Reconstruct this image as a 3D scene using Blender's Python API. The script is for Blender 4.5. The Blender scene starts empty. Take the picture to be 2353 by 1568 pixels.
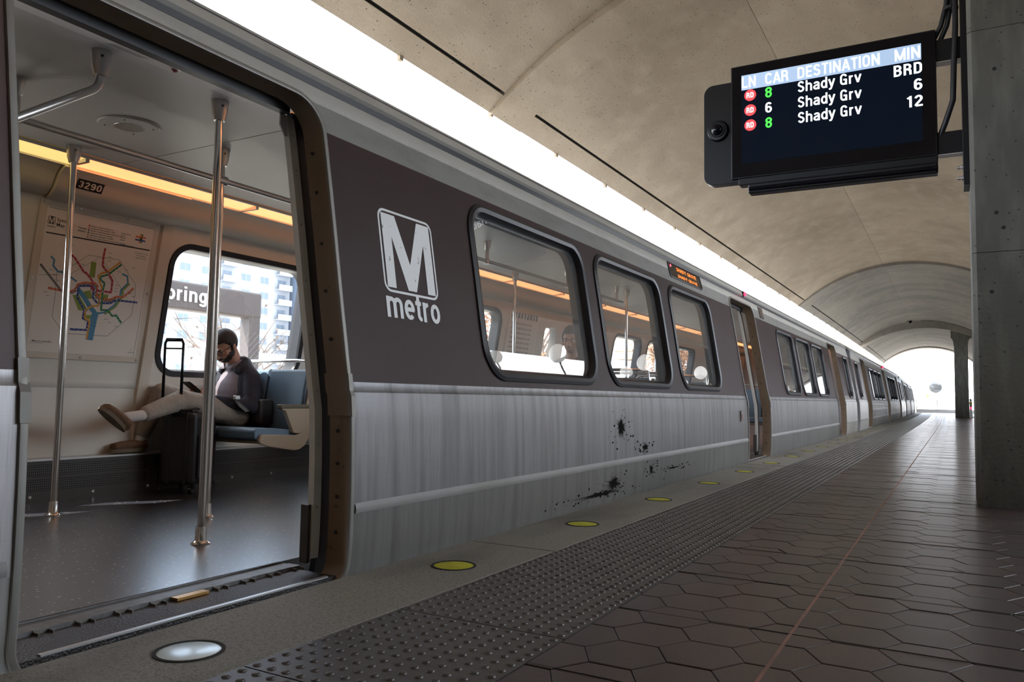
import bpy, bmesh, math, random
from mathutils import Vector, Matrix, Quaternion
from mathutils.geometry import tessellate_polygon
random.seed(7)
PI = math.pi
sc = bpy.context.scene
COL = sc.collection

# ------------------------------------------------------------------ camera
cam_d = bpy.data.cameras.new('camera'); cam = bpy.data.objects.new('camera', cam_d); COL.objects.link(cam)
FPX, YAW, PIT, ROL, CH = 1798.36, .5151, .0701, .0174, .7115
F = Vector((-math.sin(YAW)*math.cos(PIT), math.cos(YAW)*math.cos(PIT), math.sin(PIT)))
R = F.cross(Vector((0, 0, 1))).normalized(); U = R.cross(F)
R2 = math.cos(ROL)*R + math.sin(ROL)*U; U2 = -math.sin(ROL)*R + math.cos(ROL)*U
cam.matrix_world = Matrix(((R2.x, U2.x, -F.x, 0), (R2.y, U2.y, -F.y, 0), (R2.z, U2.z, -F.z, CH), (0, 0, 0, 1)))
cam_d.sensor_fit = 'HORIZONTAL'; cam_d.sensor_width = 36.0; cam_d.lens = FPX*36/2353
cam_d.clip_start = .02; cam_d.clip_end = 600
sc.camera = cam

# ------------------------------------------------------------------ sky, sun, exposure
W = bpy.data.worlds.new('sky'); sc.world = W; W.use_nodes = True
nt = W.node_tree; bg = nt.nodes['Background']
tc = nt.nodes.new('ShaderNodeTexCoord'); ns = nt.nodes.new('ShaderNodeTexNoise'); ns.inputs['Scale'].default_value = 2.5
cr = nt.nodes.new('ShaderNodeValToRGB')
cr.color_ramp.elements[0].color = (.62, .77, 1, 1); cr.color_ramp.elements[0].position = .35
cr.color_ramp.elements[1].color = (.95, .97, 1, 1); cr.color_ramp.elements[1].position = .6
nt.links.new(tc.outputs['Generated'], ns.inputs['Vector']); nt.links.new(ns.outputs['Fac'], cr.inputs['Fac'])
nt.links.new(cr.outputs['Color'], bg.inputs['Color']); bg.inputs['Strength'].default_value = 6.5
sun_d = bpy.data.lights.new('sun', 'SUN'); sun = bpy.data.objects.new('sun', sun_d); COL.objects.link(sun)
sun_d.energy = 15; sun_d.angle = math.radians(.6); sun_d.color = (1, .93, .82)
sdir = Vector((-.30, -.62, .80))                       # towards the sun: behind the camera, over the tracks
sun.rotation_euler = sdir.to_track_quat('Z', 'Y').to_euler(); sun.location = (-20, -20, 20)
sc.view_settings.view_transform = 'Standard'; sc.view_settings.look = 'None'
sc.view_settings.gamma = 1; sc.view_settings.use_curve_mapping = False
sc.view_settings.exposure = 0.35
sc.cycles.max_bounces = 8; sc.cycles.diffuse_bounces = 4; sc.cycles.glossy_bounces = 4
sc.cycles.transparent_max_bounces = 12; sc.cycles.caustics_reflective = False; sc.cycles.caustics_refractive = False
sc.cycles.sample_clamp_indirect = 6

# ------------------------------------------------------------------ helpers
def bend(y):
    return -.5*5.2e-4*max(0, y-22)**2
class MB:
    def __init__(s): s.v = []; s.f = []; s.m = []; s.mi = 0
    def add(s, vs, fs):
        o = len(s.v); s.v += [tuple(p) for p in vs]; s.f += [tuple(i+o for i in f) for f in fs]; s.m += [s.mi]*len(fs); return s
    def box(s, a, b):
        x0, y0, z0 = a; x1, y1, z1 = b
        return s.add([(x0,y0,z0),(x1,y0,z0),(x1,y1,z0),(x0,y1,z0),(x0,y0,z1),(x1,y0,z1),(x1,y1,z1),(x0,y1,z1)],
                     [(0,3,2,1),(4,5,6,7),(0,1,5,4),(1,2,6,5),(2,3,7,6),(3,0,4,7)])
    def lbox(s, a, b, n=4):                             # a box long in y, cut so that it can follow the bend
        x0, y0, z0 = a; x1, y1, z1 = b; ys = [y0+(y1-y0)*i/n for i in range(n+1)]
        vs = []
        for y in ys: vs += [(x0,y,z0),(x1,y,z0),(x1,y,z1),(x0,y,z1)]
        fs = [(0,1,2,3), (4*n+3,4*n+2,4*n+1,4*n)]
        for i in range(n):
            k = 4*i
            for j in range(4):
                l = (j+1) % 4; fs.append((k+j, k+4+j, k+4+l, k+l))
        return s.add(vs, fs)
    def tube(s, pts, r, n=10, cap=True):                # swept tube, radius a number or a list
        pts = [Vector(p) for p in pts]; rs = r if isinstance(r, (list, tuple)) else [r]*len(pts)
        vs = []; fs = []; up = None
        for i, p in enumerate(pts):
            d = (pts[min(i+1, len(pts)-1)]-pts[max(i-1, 0)]).normalized()
            if up is None: up = d.orthogonal().normalized()
            else:
                up = (up-d*up.dot(d)); up = up.normalized() if up.length > 1e-6 else d.orthogonal().normalized()
            w = d.cross(up)
            for k in range(n):
                a = 2*PI*k/n; vs.append(p+(up*math.cos(a)+w*math.sin(a))*rs[i])
        for i in range(len(pts)-1):
            for k in range(n):
                l = (k+1) % n; fs.append((i*n+k, i*n+l, (i+1)*n+l, (i+1)*n+k))
        if cap: fs.append(tuple(range(n-1, -1, -1))); fs.append(tuple((len(pts)-1)*n+k for k in range(n)))
        return s.add(vs, fs)
    def lathe(s, c, prof, n=24, axis=(0,0,1)):          # prof: (radius, height) pairs about an axis through c
        q = Vector((0,0,1)).rotation_difference(Vector(axis)); c = Vector(c); vs = []; fs = []
        for r, h in prof:
            for k in range(n):
                a = 2*PI*k/n; vs.append(c+q@Vector((r*math.cos(a), r*math.sin(a), h)))
        for i in range(len(prof)-1):
            for k in range(n):
                l = (k+1) % n; fs.append((i*n+k, i*n+l, (i+1)*n+l, (i+1)*n+k))
        if prof[0][0] > 1e-5: fs.append(tuple(range(n-1, -1, -1)))
        if prof[-1][0] > 1e-5: fs.append(tuple((len(prof)-1)*n+k for k in range(n)))
        return s.add(vs, fs)
    def ball(s, c, r, n=14, sc3=(1,1,1), q=None):
        vs = []; fs = []; m = n//2; c = Vector(c)
        for i in range(m+1):
            t = PI*i/m
            for k in range(n):
                a = 2*PI*k/n; p = Vector((r*sc3[0]*math.sin(t)*math.cos(a), r*sc3[1]*math.sin(t)*math.sin(a), r*sc3[2]*math.cos(t)))
                if q: p = q@p
                vs.append(c+p)
        for i in range(m):
            for k in range(n):
                l = (k+1) % n; fs.append((i*n+k, (i+1)*n+k, (i+1)*n+l, i*n+l))
        return s.add(vs, fs)
    def cap(s, a, b, ra, rb, n=14):                     # tapered capsule
        s.tube([a, b], [ra, rb], n); s.ball(a, ra, n); return s.ball(b, rb, n)
    def prism(s, pts, d):                               # flat polygon (3-D points) pushed along d
        pts = [Vector(p) for p in pts]; d = Vector(d); n = len(pts)
        tri = tessellate_polygon([pts])
        vs = pts+[p+d for p in pts]; fs = [tuple(t) for t in tri]+[tuple(i+n for i in reversed(t)) for t in tri]
        fs += [(i, (i+1) % n, (i+1) % n+n, i+n) for i in range(n)]
        return s.add(vs, fs)
    def sweep(s, rings, close=True, caps=False):        # rings of equal length joined in order
        n = len(rings[0]); vs = [p for r in rings for p in r]; fs = []
        for i in range(len(rings)-1):
            for k in range(n if close else n-1):
                l = (k+1) % n; fs.append((i*n+k, i*n+l, (i+1)*n+l, (i+1)*n+k))
        if caps: fs.append(tuple(range(n-1, -1, -1))); fs.append(tuple((len(rings)-1)*n+k for k in range(n)))
        return s.add(vs, fs)
    def build(s, name, mats, parent=None, smooth=False, loc=None, dobend=False, weld=False, bevel=0, shift=None, fixn=True):
        me = bpy.data.meshes.new(name); v = s.v
        if dobend: v = [(x+bend(y), y, z) for x, y, z in v]
        if shift: v = [(x-shift[0], y-shift[1], z-shift[2]) for x, y, z in v]
        me.from_pydata(v, [], s.f); mats = mats if isinstance(mats, (list, tuple)) else [mats]
        for m in mats: me.materials.append(m)
        if len(mats) > 1: me.polygons.foreach_set('material_index', s.m)
        if weld or fixn:
            bm = bmesh.new(); bm.from_mesh(me)
            if weld: bmesh.ops.remove_doubles(bm, verts=bm.verts, dist=1e-4)
            if fixn: bmesh.ops.recalc_face_normals(bm, faces=bm.faces)
            bm.to_mesh(me); bm.free()
        if smooth:
            me.polygons.foreach_set('use_smooth', [True]*len(me.polygons))
            if smooth != 'all':
                me.set_sharp_from_angle(angle=math.radians(38))
        me.update()
        o = bpy.data.objects.new(name, me); COL.objects.link(o)
        if parent is not None: o.parent = parent
        if loc is not None: o.location = loc
        if bevel:
            b = o.modifiers.new('bevel', 'BEVEL'); b.width = bevel; b.segments = 2; b.limit_method = 'ANGLE'
        return o
def empty(name, label, cat, loc=(0,0,0), rz=0, group=None):
    o = bpy.data.objects.new(name, None); COL.objects.link(o); o.location = loc; o.rotation_euler = (0,0,rz)
    o.empty_display_size = .1
    return tag(o, label, cat, group)
def tag(o, label=None, cat=None, group=None, kind=None):
    if label: o['label'] = label
    if cat: o['category'] = cat
    if group: o['group'] = group
    if kind: o['kind'] = kind
    return o
def copy_tree(o, parent=None, loc=None, rz=None):
    c = o.copy(); COL.objects.link(c)
    if parent is not None: c.parent = parent
    if loc is not None: c.location = loc
    if rz is not None: c.rotation_euler = (0, 0, rz)
    for ch in list(o.children): copy_tree(ch, c)
    return c
def _arc(cx, cy, rx, ry, a0, a1, n=10):
    return [(cx+rx*math.cos(math.radians(a0+(a1-a0)*k/n)), cy+ry*math.sin(math.radians(a0+(a1-a0)*k/n))) for k in range(n+1)]
def glyphs(t):
    h, x = 1-t/2, .74-t/2; b = t/2; w = .52-t; l = t/2; r = l+w; m = (l+r)/2; G = {}
    o = lambda y0, y1, a0=0, a1=360, n=24: _arc(m, (y0+y1)/2, w/2, (y1-y0)/2, a0, a1, n)
    G['L'] = (.50, [[(l,1),(l,b),(.48,b)]]); G['I'] = (t+.04, [[(l,0),(l,1)]])
    G['N'] = (.60, [[(l,0),(l,1)],[(l,.97),(.58-l,.03)],[(.58-l,0),(.58-l,1)]])
    G['M'] = (.74, [[(l,0),(l,1)],[(l,.95),(.36,.05)],[(.36,.05),(.72-l,.95)],[(.72-l,0),(.72-l,1)]])
    G['C'] = (.57, [_arc(m+.01, .70, w/2+.01, h-.70, 12, 180, 10)+_arc(m+.01, .30, w/2+.01, .30-b, 180, 348, 10)])
    G['G'] = (.60, [_arc(m+.01, .70, w/2+.01, h-.70, 12, 180, 10)+_arc(m+.01, .30, w/2+.01, .30-b, 180, 350, 10)+[(r+.02,.46),(m,.46)], [(r+.02,.46),(r+.02,0)]])
    G['O'] = (.58, [_arc(m+.01, .70, w/2+.01, h-.70, 0, 180, 10)+_arc(m+.01, .30, w/2+.01, .30-b, 180, 360, 10)+[(r+.02,.70)]])
    G['A'] = (.58, [[(l-.03,0),(.29,.97)],[(.29,.97),(.58-l+.03,0)],[(.12,.28),(.46,.28)]])
    G['D'] = (.58, [[(l,0),(l,1)],[(l,h),(m,h)]+_arc(m, .70, r-m+.02, h-.70, 90, 0, 6)+_arc(m, .30, r-m+.02, .30-b, 0, -90, 6)+[(l,b)]])
    G['E'] = (.50, [[(l,0),(l,1)],[(l,h),(.47,h)],[(l,.5),(.44,.5)],[(l,b),(.48,b)]])
    G['T'] = (.50, [[(.25,0),(.25,1)],[(0,h),(.50,h)]])
    G['S'] = (.56, [_arc(m, (h+.5)/2, w/2, (h-.5)/2, 15, 200, 10)+[(m,.51)]+_arc(m, (.5+b)/2, w/2+.01, (.5-b)/2, 60, -165, 12)])
    G['B'] = (.57, [[(l,0),(l,1)],[(l,h),(m,h)]+_arc(m, (h+.52)/2, w/2, (h-.52)/2, 90, -90, 8)+[(l,.52)],[(m,.52)]+_arc(m, (.52+b)/2, w/2+.02, (.52-b)/2, 90, -90, 8)+[(l,b)]])
    G['R'] = (.58, [[(l,0),(l,1)],[(l,h),(m,h)]+_arc(m, (h+.5)/2, w/2, (h-.5)/2, 90, -90, 8)+[(l,.5)],[(m,.5),(r,.38),(r+.02,0)]])
    G['8'] = (.55, [o((.53), h), o(b, .53)]); 
    G['6'] = (.55, [_arc(m, .32, w/2, .32-b, 0, 360, 20), _arc(m, .68, w/2, h-.68, 25, 180, 8)+[(l,.32)]])
    G['9'] = (.55, [_arc(m, .68, w/2, h-.68, 0, 360, 20), _arc(m, .32, w/2, .32-b, -155, 0, 8)+[(r,.68)]])
    G['0'] = (.55, [_arc(m, .68, w/2, h-.68, 0, 180, 10)+_arc(m, .32, w/2, .32-b, 180, 360, 10)+[(r,.68)]])
    G['1'] = (.40, [[(.25,0),(.25,1)],[(.05,.78),(.25,.90)]])
    G['2'] = (.55, [_arc(m, .70, w/2, h-.70, 170, -30, 10)+[(l+.02,.17),(l,b)],[(l,b),(.52,b)]])
    G['3'] = (.55, [_arc(m, (h+.52)/2, w/2, (h-.52)/2, 160, -90, 10),_arc(m, (.52+b)/2, w/2, (.52-b)/2, 90, -165, 10)])
    G['h'] = (.53, [[(l,0),(l,1)],[(l,.48)]+_arc(m, .50, w/2, x-.50, 180, 0, 10)+[(r,0)]])
    G['n'] = (.53, [[(l,0),(l,.74)],[(l,.48)]+_arc(m, .50, w/2, x-.50, 180, 0, 10)+[(r,0)]])
    G['m'] = (.80, [[(l,0),(l,.74)],[(l,.5)]+_arc(l+.155, .50, .155, x-.50, 180, 0, 8)+[(l+.31,0)],[(l+.31,.5)]+_arc(l+.465, .50, .155, x-.50, 180, 0, 8)+[(l+.62,0)]])
    G['a'] = (.52, [_arc(m, .53, w/2-.01, x-.53, 165, 0, 8)+[(r-.01,0)], [(r-.01,.43),(m,.40)]+_arc(m-.02, .225, w/2-.01, .225-b, 110, 290, 10)+[(r-.03,.18)]])
    G['d'] = (.53, [[(r,0),(r,1)], _arc(m, .37, w/2, x-.37, 0, 360, 20)])
    G['p'] = (.53, [[(l,-.24),(l,.74)], _arc(m, .37, w/2, x-.37, 0, 360, 20)])
    G['g'] = (.53, [[(r,.74),(r,-.05)]+_arc(m, -.05, w/2, .12, 0, -160, 8), _arc(m, .37, w/2, x-.37, 0, 360, 20)])
    G['o'] = (.53, [_arc(m, .37, w/2, x-.37, 0, 360, 20)])
    G['e'] = (.52, [[(l,.38),(r,.38)]+_arc(m, .37, w/2, x-.37, 0, 315, 18)])
    G['y'] = (.50, [[(.04,.74),(.25,.05)],[(.46,.74),(.25,.05),(.18,-.14),(.03,-.16)]])
    G['v'] = (.50, [[(.04,.74),(.25,.04)],[(.25,.04),(.46,.74)]])
    G['r'] = (.35, [[(l,0),(l,.74)],[(l,.46)]+_arc(l+.20, .46, .20, x-.46, 180, 85, 6)])
    G['t'] = (.33, [[(.15,.95),(.15,.2)]+_arc(.27, .2, .12, .2-b, 180, 275, 5),[(0,x),(.31,x)]])
    G['i'] = (t+.05, [[(l,0),(l,.74)],[(l,.86),(l,1)]]); G['l'] = (t+.05, [[(l,0),(l,1)]])
    G[' '] = (.24, []); return G
def word_polys(s, cap, t=.15, sx=1.0, gap=.09):          # flat strokes, each a convex quad or a small disc
    G = glyphs(t); x = 0; out = []
    for ch in s:
        w, strokes = G[ch]
        for st in strokes:
            for (a, b), (c, d) in zip(st, st[1:]):
                L = math.hypot(c-a, d-b)
                if L < 1e-6: continue
                nx, ny = -(d-b)/L*t/2, (c-a)/L*t/2
                out.append([(x+a+nx,b+ny),(x+a-nx,b-ny),(x+c-nx,d-ny),(x+c+nx,d+ny)])
            for (a, b) in st[1:-1]: out.append([(x+a+t/2*math.cos(k*PI/4), b+t/2*math.sin(k*PI/4)) for k in range(8)])
        x += w+gap
    x -= gap
    return [[(p*sx*cap, q*cap) for p, q in P] for P in out], x*sx*cap
def word(name, s, cap, mat, place, parent, t=.15, sx=1.0, width=None, align='LEFT', gap=.09):
    P, wd = word_polys(s, cap, t, sx, gap)
    if width: k = width/wd; P = [[(x*k, y) for x, y in Q] for Q in P]; wd = width
    dx = {'LEFT':0, 'RIGHT':-wd, 'CENTER':-wd/2}[align]
    g = MB()
    p0 = Vector(place(0, 0)); nn = (Vector(place(.001, 0))-p0).cross(Vector(place(0, .001))-p0).normalized()
    for k, Q in enumerate(P): g.add([Vector(place(x+dx, y))+nn*(k % 14)*4e-5 for x, y in Q], [tuple(range(len(Q)))])
    return g.build(name, mat, parent, fixn=False)
def text(name, s, size, mat, o=(0,0,0), ux=(1,0,0), uy=(0,0,1), sx=1.0, parent=None, bold=.0, depth=.0008, align='LEFT'):
    cu = bpy.data.curves.new(name, 'FONT'); cu.body = s; cu.size = size; cu.offset = bold*size; cu.align_x = align; cu.resolution_u = 3
    t = bpy.data.objects.new(name, cu)
    me = bpy.data.meshes.new_from_object(t); bpy.data.objects.remove(t)
    ux = Vector(ux).normalized(); uy = Vector(uy).normalized(); n = ux.cross(uy); o = Vector(o)
    for v in me.vertices: v.co = o+ux*(v.co.x*sx)+uy*v.co.y+n*depth
    me.materials.clear(); me.materials.append(mat)
    ob = bpy.data.objects.new(name, me); COL.objects.link(ob)
    if parent is not None: ob.parent = parent
    return ob

# ------------------------------------------------------------------ materials
def mat(name, col, rough=.5, metal=0, spec=.5, noise=None, bump=None, emit=None, coat=0, coord='Object', trans=0, alpha=1):
    m = bpy.data.materials.new(name); m.use_nodes = True; nt = m.node_tree; p = nt.nodes['Principled BSDF']
    p.inputs['Base Color'].default_value = (*col, 1); p.inputs['Roughness'].default_value = rough
    p.inputs['Metallic'].default_value = metal; p.inputs['Specular IOR Level'].default_value = spec
    p.inputs['Coat Weight'].default_value = coat; p.inputs['Coat Roughness'].default_value = .15
    p.inputs['Transmission Weight'].default_value = trans
    tc = nt.nodes.new('ShaderNodeTexCoord'); last = None
    for layer in (noise or []):                         # (type, scale, (sx,sy,sz), lo, hi, colour, strength)
        kind, scl, s3, lo, hi, c2, st = layer
        mp = nt.nodes.new('ShaderNodeMapping'); mp.inputs['Scale'].default_value = s3
        nt.links.new(tc.outputs[coord], mp.inputs['Vector'])
        if kind == 'n':
            n = nt.nodes.new('ShaderNodeTexNoise'); n.inputs['Detail'].default_value = 5; out = n.outputs['Fac']
        elif kind == 'v':
            n = nt.nodes.new('ShaderNodeTexVoronoi'); out = n.outputs['Distance']
        else:
            n = nt.nodes.new('ShaderNodeTexVoronoi'); n.feature = 'F1'; out = n.outputs['Color']
        n.inputs['Scale'].default_value = scl; nt.links.new(mp.outputs[0], n.inputs['Vector'])
        mr = nt.nodes.new('ShaderNodeMapRange'); mr.inputs['From Min'].default_value = lo; mr.inputs['From Max'].default_value = hi
        mr.inputs['To Max'].default_value = st
        nt.links.new(out, mr.inputs['Value'])
        mx = nt.nodes.new('ShaderNodeMix'); mx.data_type = 'RGBA'
        nt.links.new(mr.outputs[0], mx.inputs['Factor']); mx.inputs['B'].default_value = (*c2, 1)
        if last is None: mx.inputs['A'].default_value = (*col, 1)
        else: nt.links.new(last, mx.inputs['A'])
        last = mx.outputs['Result']
    if last is not None: nt.links.new(last, p.inputs['Base Color'])
    if bump:                                            # (type, scale, strength, dist, lo, hi)
        kind, scl, st, dist = bump[:4]
        n = nt.nodes.new('ShaderNodeTexNoise' if kind == 'n' else 'ShaderNodeTexVoronoi'); n.inputs['Scale'].default_value = scl
        if kind == 'n': n.inputs['Detail'].default_value = 4
        nt.links.new(tc.outputs[coord], n.inputs['Vector'])
        out = n.outputs['Fac' if kind == 'n' else 'Distance']
        if len(bump) > 4:
            mr = nt.nodes.new('ShaderNodeMapRange'); mr.inputs['From Min'].default_value = bump[4]; mr.inputs['From Max'].default_value = bump[5]
            nt.links.new(out, mr.inputs['Value']); out = mr.outputs[0]
        b = nt.nodes.new('ShaderNodeBump'); b.inputs['Strength'].default_value = st; b.inputs['Distance'].default_value = dist
        nt.links.new(out, b.inputs['Height']); nt.links.new(b.outputs[0], p.inputs['Normal'])
    if emit:
        p.inputs['Emission Color'].default_value = (*emit[0], 1); p.inputs['Emission Strength'].default_value = emit[1]
    return m
def glass(name, tint=(1,1,1), ior=1.5, dirt=.06, rough=0.0, tr=(.92,.95,.95)):
    m = bpy.data.materials.new(name); m.use_nodes = True; nt = m.node_tree; nt.nodes.clear()
    o = nt.nodes.new('ShaderNodeOutputMaterial'); t = nt.nodes.new('ShaderNodeBsdfTransparent'); t.inputs['Color'].default_value = (*tr, 1)
    g = nt.nodes.new('ShaderNodeBsdfGlossy'); g.inputs['Roughness'].default_value = rough
    d = nt.nodes.new('ShaderNodeBsdfDiffuse'); d.inputs['Color'].default_value = (.6,.62,.62,1)
    lw = nt.nodes.new('ShaderNodeLayerWeight'); lw.inputs['Blend'].default_value = .5
    pw = nt.nodes.new('ShaderNodeMath'); pw.operation = 'POWER'; pw.inputs[1].default_value = 4.0; nt.links.new(lw.outputs['Facing'], pw.inputs[0])
    f = nt.nodes.new('ShaderNodeMath'); f.operation = 'MULTIPLY_ADD'; f.inputs[1].default_value = .85; f.inputs[2].default_value = .09; nt.links.new(pw.outputs[0], f.inputs[0])
    m1 = nt.nodes.new('ShaderNodeMixShader'); m2 = nt.nodes.new('ShaderNodeMixShader'); m1.inputs['Fac'].default_value = dirt
    nt.links.new(t.outputs[0], m1.inputs[1]); nt.links.new(d.outputs[0], m1.inputs[2])
    nt.links.new(f.outputs[0], m2.inputs['Fac']); nt.links.new(m1.outputs[0], m2.inputs[1]); nt.links.new(g.outputs[0], m2.inputs[2])
    nt.links.new(m2.outputs[0], o.inputs[0]); return m
M = {}
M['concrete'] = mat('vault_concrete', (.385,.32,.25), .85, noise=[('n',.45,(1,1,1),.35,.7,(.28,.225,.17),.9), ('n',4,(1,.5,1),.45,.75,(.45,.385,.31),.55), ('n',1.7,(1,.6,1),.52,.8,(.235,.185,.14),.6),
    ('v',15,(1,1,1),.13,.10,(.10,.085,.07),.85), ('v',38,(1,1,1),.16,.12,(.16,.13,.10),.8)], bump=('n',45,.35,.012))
M['concrete2'] = mat('shaded_vault_concrete', (.235,.215,.19), .85, noise=[('n',.45,(1,1,1),.35,.7,(.15,.14,.13),.9), ('n',4,(1,.5,1),.45,.75,(.29,.265,.23),.55), ('n',.8,(.5,1,1),.5,.75,(.12,.12,.12),.7)], bump=('n',45,.35,.012))  # same concrete with the dimness of the far bays put into its colour
M['column'] = mat('column_concrete', (.115,.110,.092), .8, noise=[('n',1.4,(1,1,1),.35,.7,(.085,.085,.075),.8), ('n',9,(1,1,.25),.45,.7,(.185,.178,.15),.6),
    ('v',17,(1,1,1),.13,.09,(.03,.03,.03),.9)], bump=('n',35,.4,.012))
M['granite'] = mat('granite_edge', (.20,.185,.155), .75, noise=[('n',160,(1,1,1),.4,.62,(.34,.32,.28),.75), ('n',2.2,(1,.35,1),.5,.72,(.085,.08,.065),.7), ('n',70,(1,1,1),.5,.7,(.09,.08,.07),.6)], bump=('n',120,.3,.004))
M['tactile'] = mat('tactile_tile', (.085,.075,.066), .42, noise=[('n',3,(1,1,1),.4,.7,(.062,.052,.046),.8), ('n',120,(1,1,1),.4,.7,(.105,.097,.088),.5)], bump=('n',150,.15,.002))
HEX = []
for i, c in enumerate([(.064,.042,.036), (.056,.038,.033), (.070,.046,.039)]):
    HEX.append(mat('hex_tile_%s' % 'abc'[i], c, .40, noise=[('n',90,(1,1,1),.4,.65,(c[0]*.55,c[1]*.55,c[2]*.6),.6), ('n',2.0,(1,1,1),.45,.7,(c[0]*.7,c[1]*.75,c[2]*.85),.7)], bump=('n',130,.18,.003), coat=.15, coord='Generated' if 0 else 'Object'))
M['grout'] = mat('grout', (.13,.115,.105), .9)
M['joint'] = mat('red_joint_filler', (.26,.13,.09), .8, noise=[('n',30,(1,.2,1),.4,.7,(.16,.09,.07),.8)])
M['darkjoint'] = mat('dark_joint', (.02,.02,.02), .9)
M['steel'] = mat('brushed_steel_body', (.50,.49,.50), .38, .75, noise=[('n',4,(1,6,.35),.40,.72,(.36,.35,.35),.6), ('n',1.2,(1,.5,1),.5,.75,(.22,.20,.18),.5)], bump=('n',60,.05,.002))
M['skirt'] = mat('dirty_steel_skirt', (.52,.505,.505), .42, .5, noise=[('n',3.2,(1,5,.25),.42,.72,(.27,.26,.25),.8), ('n',30,(1,9,.22),.50,.75,(.24,.23,.22),.5), ('n',30,(1,.3,9),.52,.75,(.38,.37,.36),.3), ('n',.8,(1,.5,1),.45,.75,(.27,.25,.22),.6)], bump=('n',60,.05,.002))
M['lowskirt'] = mat('dirty_low_skirt', (.38,.365,.34), .5, .4, noise=[('n',3.2,(1,5,.25),.45,.75,(.22,.21,.19),.7), ('n',30,(1,9,.22),.50,.75,(.20,.19,.175),.5), ('n',.8,(1,.5,1),.45,.75,(.17,.155,.13),.7)], bump=('n',60,.05,.002))
M['rail'] = mat('dull_rub_rail', (.27,.26,.25), .6, .15, noise=[('n',3,(1,1,1),.4,.7,(.22,.21,.19),.8)])
M['upper'] = mat('painted_steel_cantrail', (.50,.49,.45), .55, .25, noise=[('n',6,(1,.6,2),.5,.75,(.34,.33,.30),.6), ('n',60,(1,1,1),.4,.7,(.56,.55,.52),.4)])
M['brown'] = mat('brown_band_paint', (.105,.062,.056), .46, 0, .35, noise=[('n',2.2,(1,1,1),.5,.8,(.12,.085,.08),.6), ('n',120,(1,1,1),.4,.7,(.09,.054,.048),.5)])
M['frame'] = mat('worn_frame_steel', (.23,.22,.20), .5, .6, noise=[('n',14,(1,1,.4),.4,.7,(.20,.18,.15),.8)])
M['jamb'] = mat('rusty_jamb', (.26,.19,.13), .6, .1, noise=[('n',3,(1,1,.6),.35,.7,(.19,.125,.075),.9), ('n',26,(1,1,1),.66,.72,(.05,.035,.025),.7)])
M['rubber'] = mat('black_rubber', (.018,.018,.022), .38, 0, .4)
M['white'] = mat('cream_panel', (.80,.77,.70), .5, noise=[('n',3,(1,1,1),.5,.8,(.66,.61,.52),.5)])
M['ceil'] = mat('ceiling_panel', (.64,.63,.63), .45, noise=[('n',2,(1,1,1),.4,.7,(.57,.56,.56),.5)])
M['cove'] = mat('cove_panel', (.72,.66,.56), .4)
M['chrome'] = mat('polished_steel_pole', (.72,.71,.69), .14, 1)
M['sattin'] = mat('satin_steel', (.55,.54,.52), .35, 1)
M['alum'] = mat('aluminium', (.62,.62,.61), .4, .8)
M['floorv'] = mat('speckled_vinyl_floor', (.018,.020,.030), .32, 0, .5, noise=[('v',30,(1,1,1),.15,.12,(.62,.56,.42),.9), ('v',64,(1,1,1),.15,.12,(.30,.27,.20),.8)], bump=('n',260,.12,.002), coat=1)
M['floorv'].node_tree.nodes['Principled BSDF'].inputs['Coat Roughness'].default_value = .27; M['floorv'].node_tree.nodes['Principled BSDF'].inputs['Coat IOR'].default_value = 1.8
M['mat_black'] = mat('matt_black', (.008,.008,.009), .6)
M['gloss_black'] = mat('gloss_black', (.004,.004,.006), .10, 0, .25)
M['blk'] = mat('black_powdercoat', (.006,.006,.007), .38, 0, .3)
M['led_warm'] = mat('warm_light_diffuser', (.9,.7,.4), .5, emit=((1,.35,.13), 1.5))
M['led_yel'] = mat('yellow_light_diffuser', (.9,.8,.4), .5, emit=((1,.66,.22), .85))
M['glass'] = glass('window_glass', dirt=.12)
M['glassfar'] = glass('outer_window_glass', dirt=.34)
M['blue'] = mat('steel_blue_vinyl', (.17,.27,.37), .42, noise=[('n',4,(1,1,1),.4,.7,(.13,.22,.31),.7)], bump=('n',180,.15,.002))
M['dkblue'] = mat('navy_vinyl_edge', (.03,.055,.10), .4)
M['tan'] = mat('tan_seat_shell', (.46,.38,.28), .42)
M['armcap'] = mat('olive_arm_cap', (.12,.105,.07), .5)
M['grille'] = mat('grille_metal', (.10,.095,.09), .5, .5)
M['red'] = mat('red_lamp', (.6,.02,.03), .3, emit=((1,.03,.08), 3))
M['dred'] = mat('unlit_red_lens', (.22,.01,.03), .25)
M['led_or'] = mat('orange_led', (1,.3,.05), .5, emit=((1,.20,.02), 1.6))
M['ledglass'] = mat('led_panel', (.03,.025,.02), .15)
M['scr_white'] = mat('screen_white', (1,1,1), .5, emit=((.93,.97,1), 0.8))
M['scr_green'] = mat('screen_green', (.1,.9,.1), .5, emit=((.05,.85,.05), 0.8))
M['scr_red'] = mat('screen_red', (1,.1,.1), .5, emit=((.9,.03,.04), 0.8))
M['scr_head'] = mat('screen_header', (.4,.5,.7), .5, emit=((.215,.30,.41), 1.0))
M['scr_hw'] = mat('screen_header_text', (1,1,1), .5, emit=((.85,.93,1), 0.8))
M['scr'] = mat('lit_black_screen', (.001,.002,.004), .12, 0, .2, emit=((.001,.003,.008), 1.0))
M['decal'] = mat('reflective_white_vinyl', (.90,.92,.92), .5, noise=[('n',22,(1,1,1),.66,.72,(.25,.2,.18),.8)])
M['sign_white'] = mat('sign_white', (.9,.9,.9), .6)
M['soot'] = mat('black_tar_splash', (.008,.007,.007), .9, 0, .05)
M['paper'] = mat('map_paper', (.86,.82,.75), .4)
M['jambwall'] = mat('pale_brick', (.48,.36,.28), .9, noise=[('n',3,(1,1,6),.4,.7,(.60,.52,.44),.7)])
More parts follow.
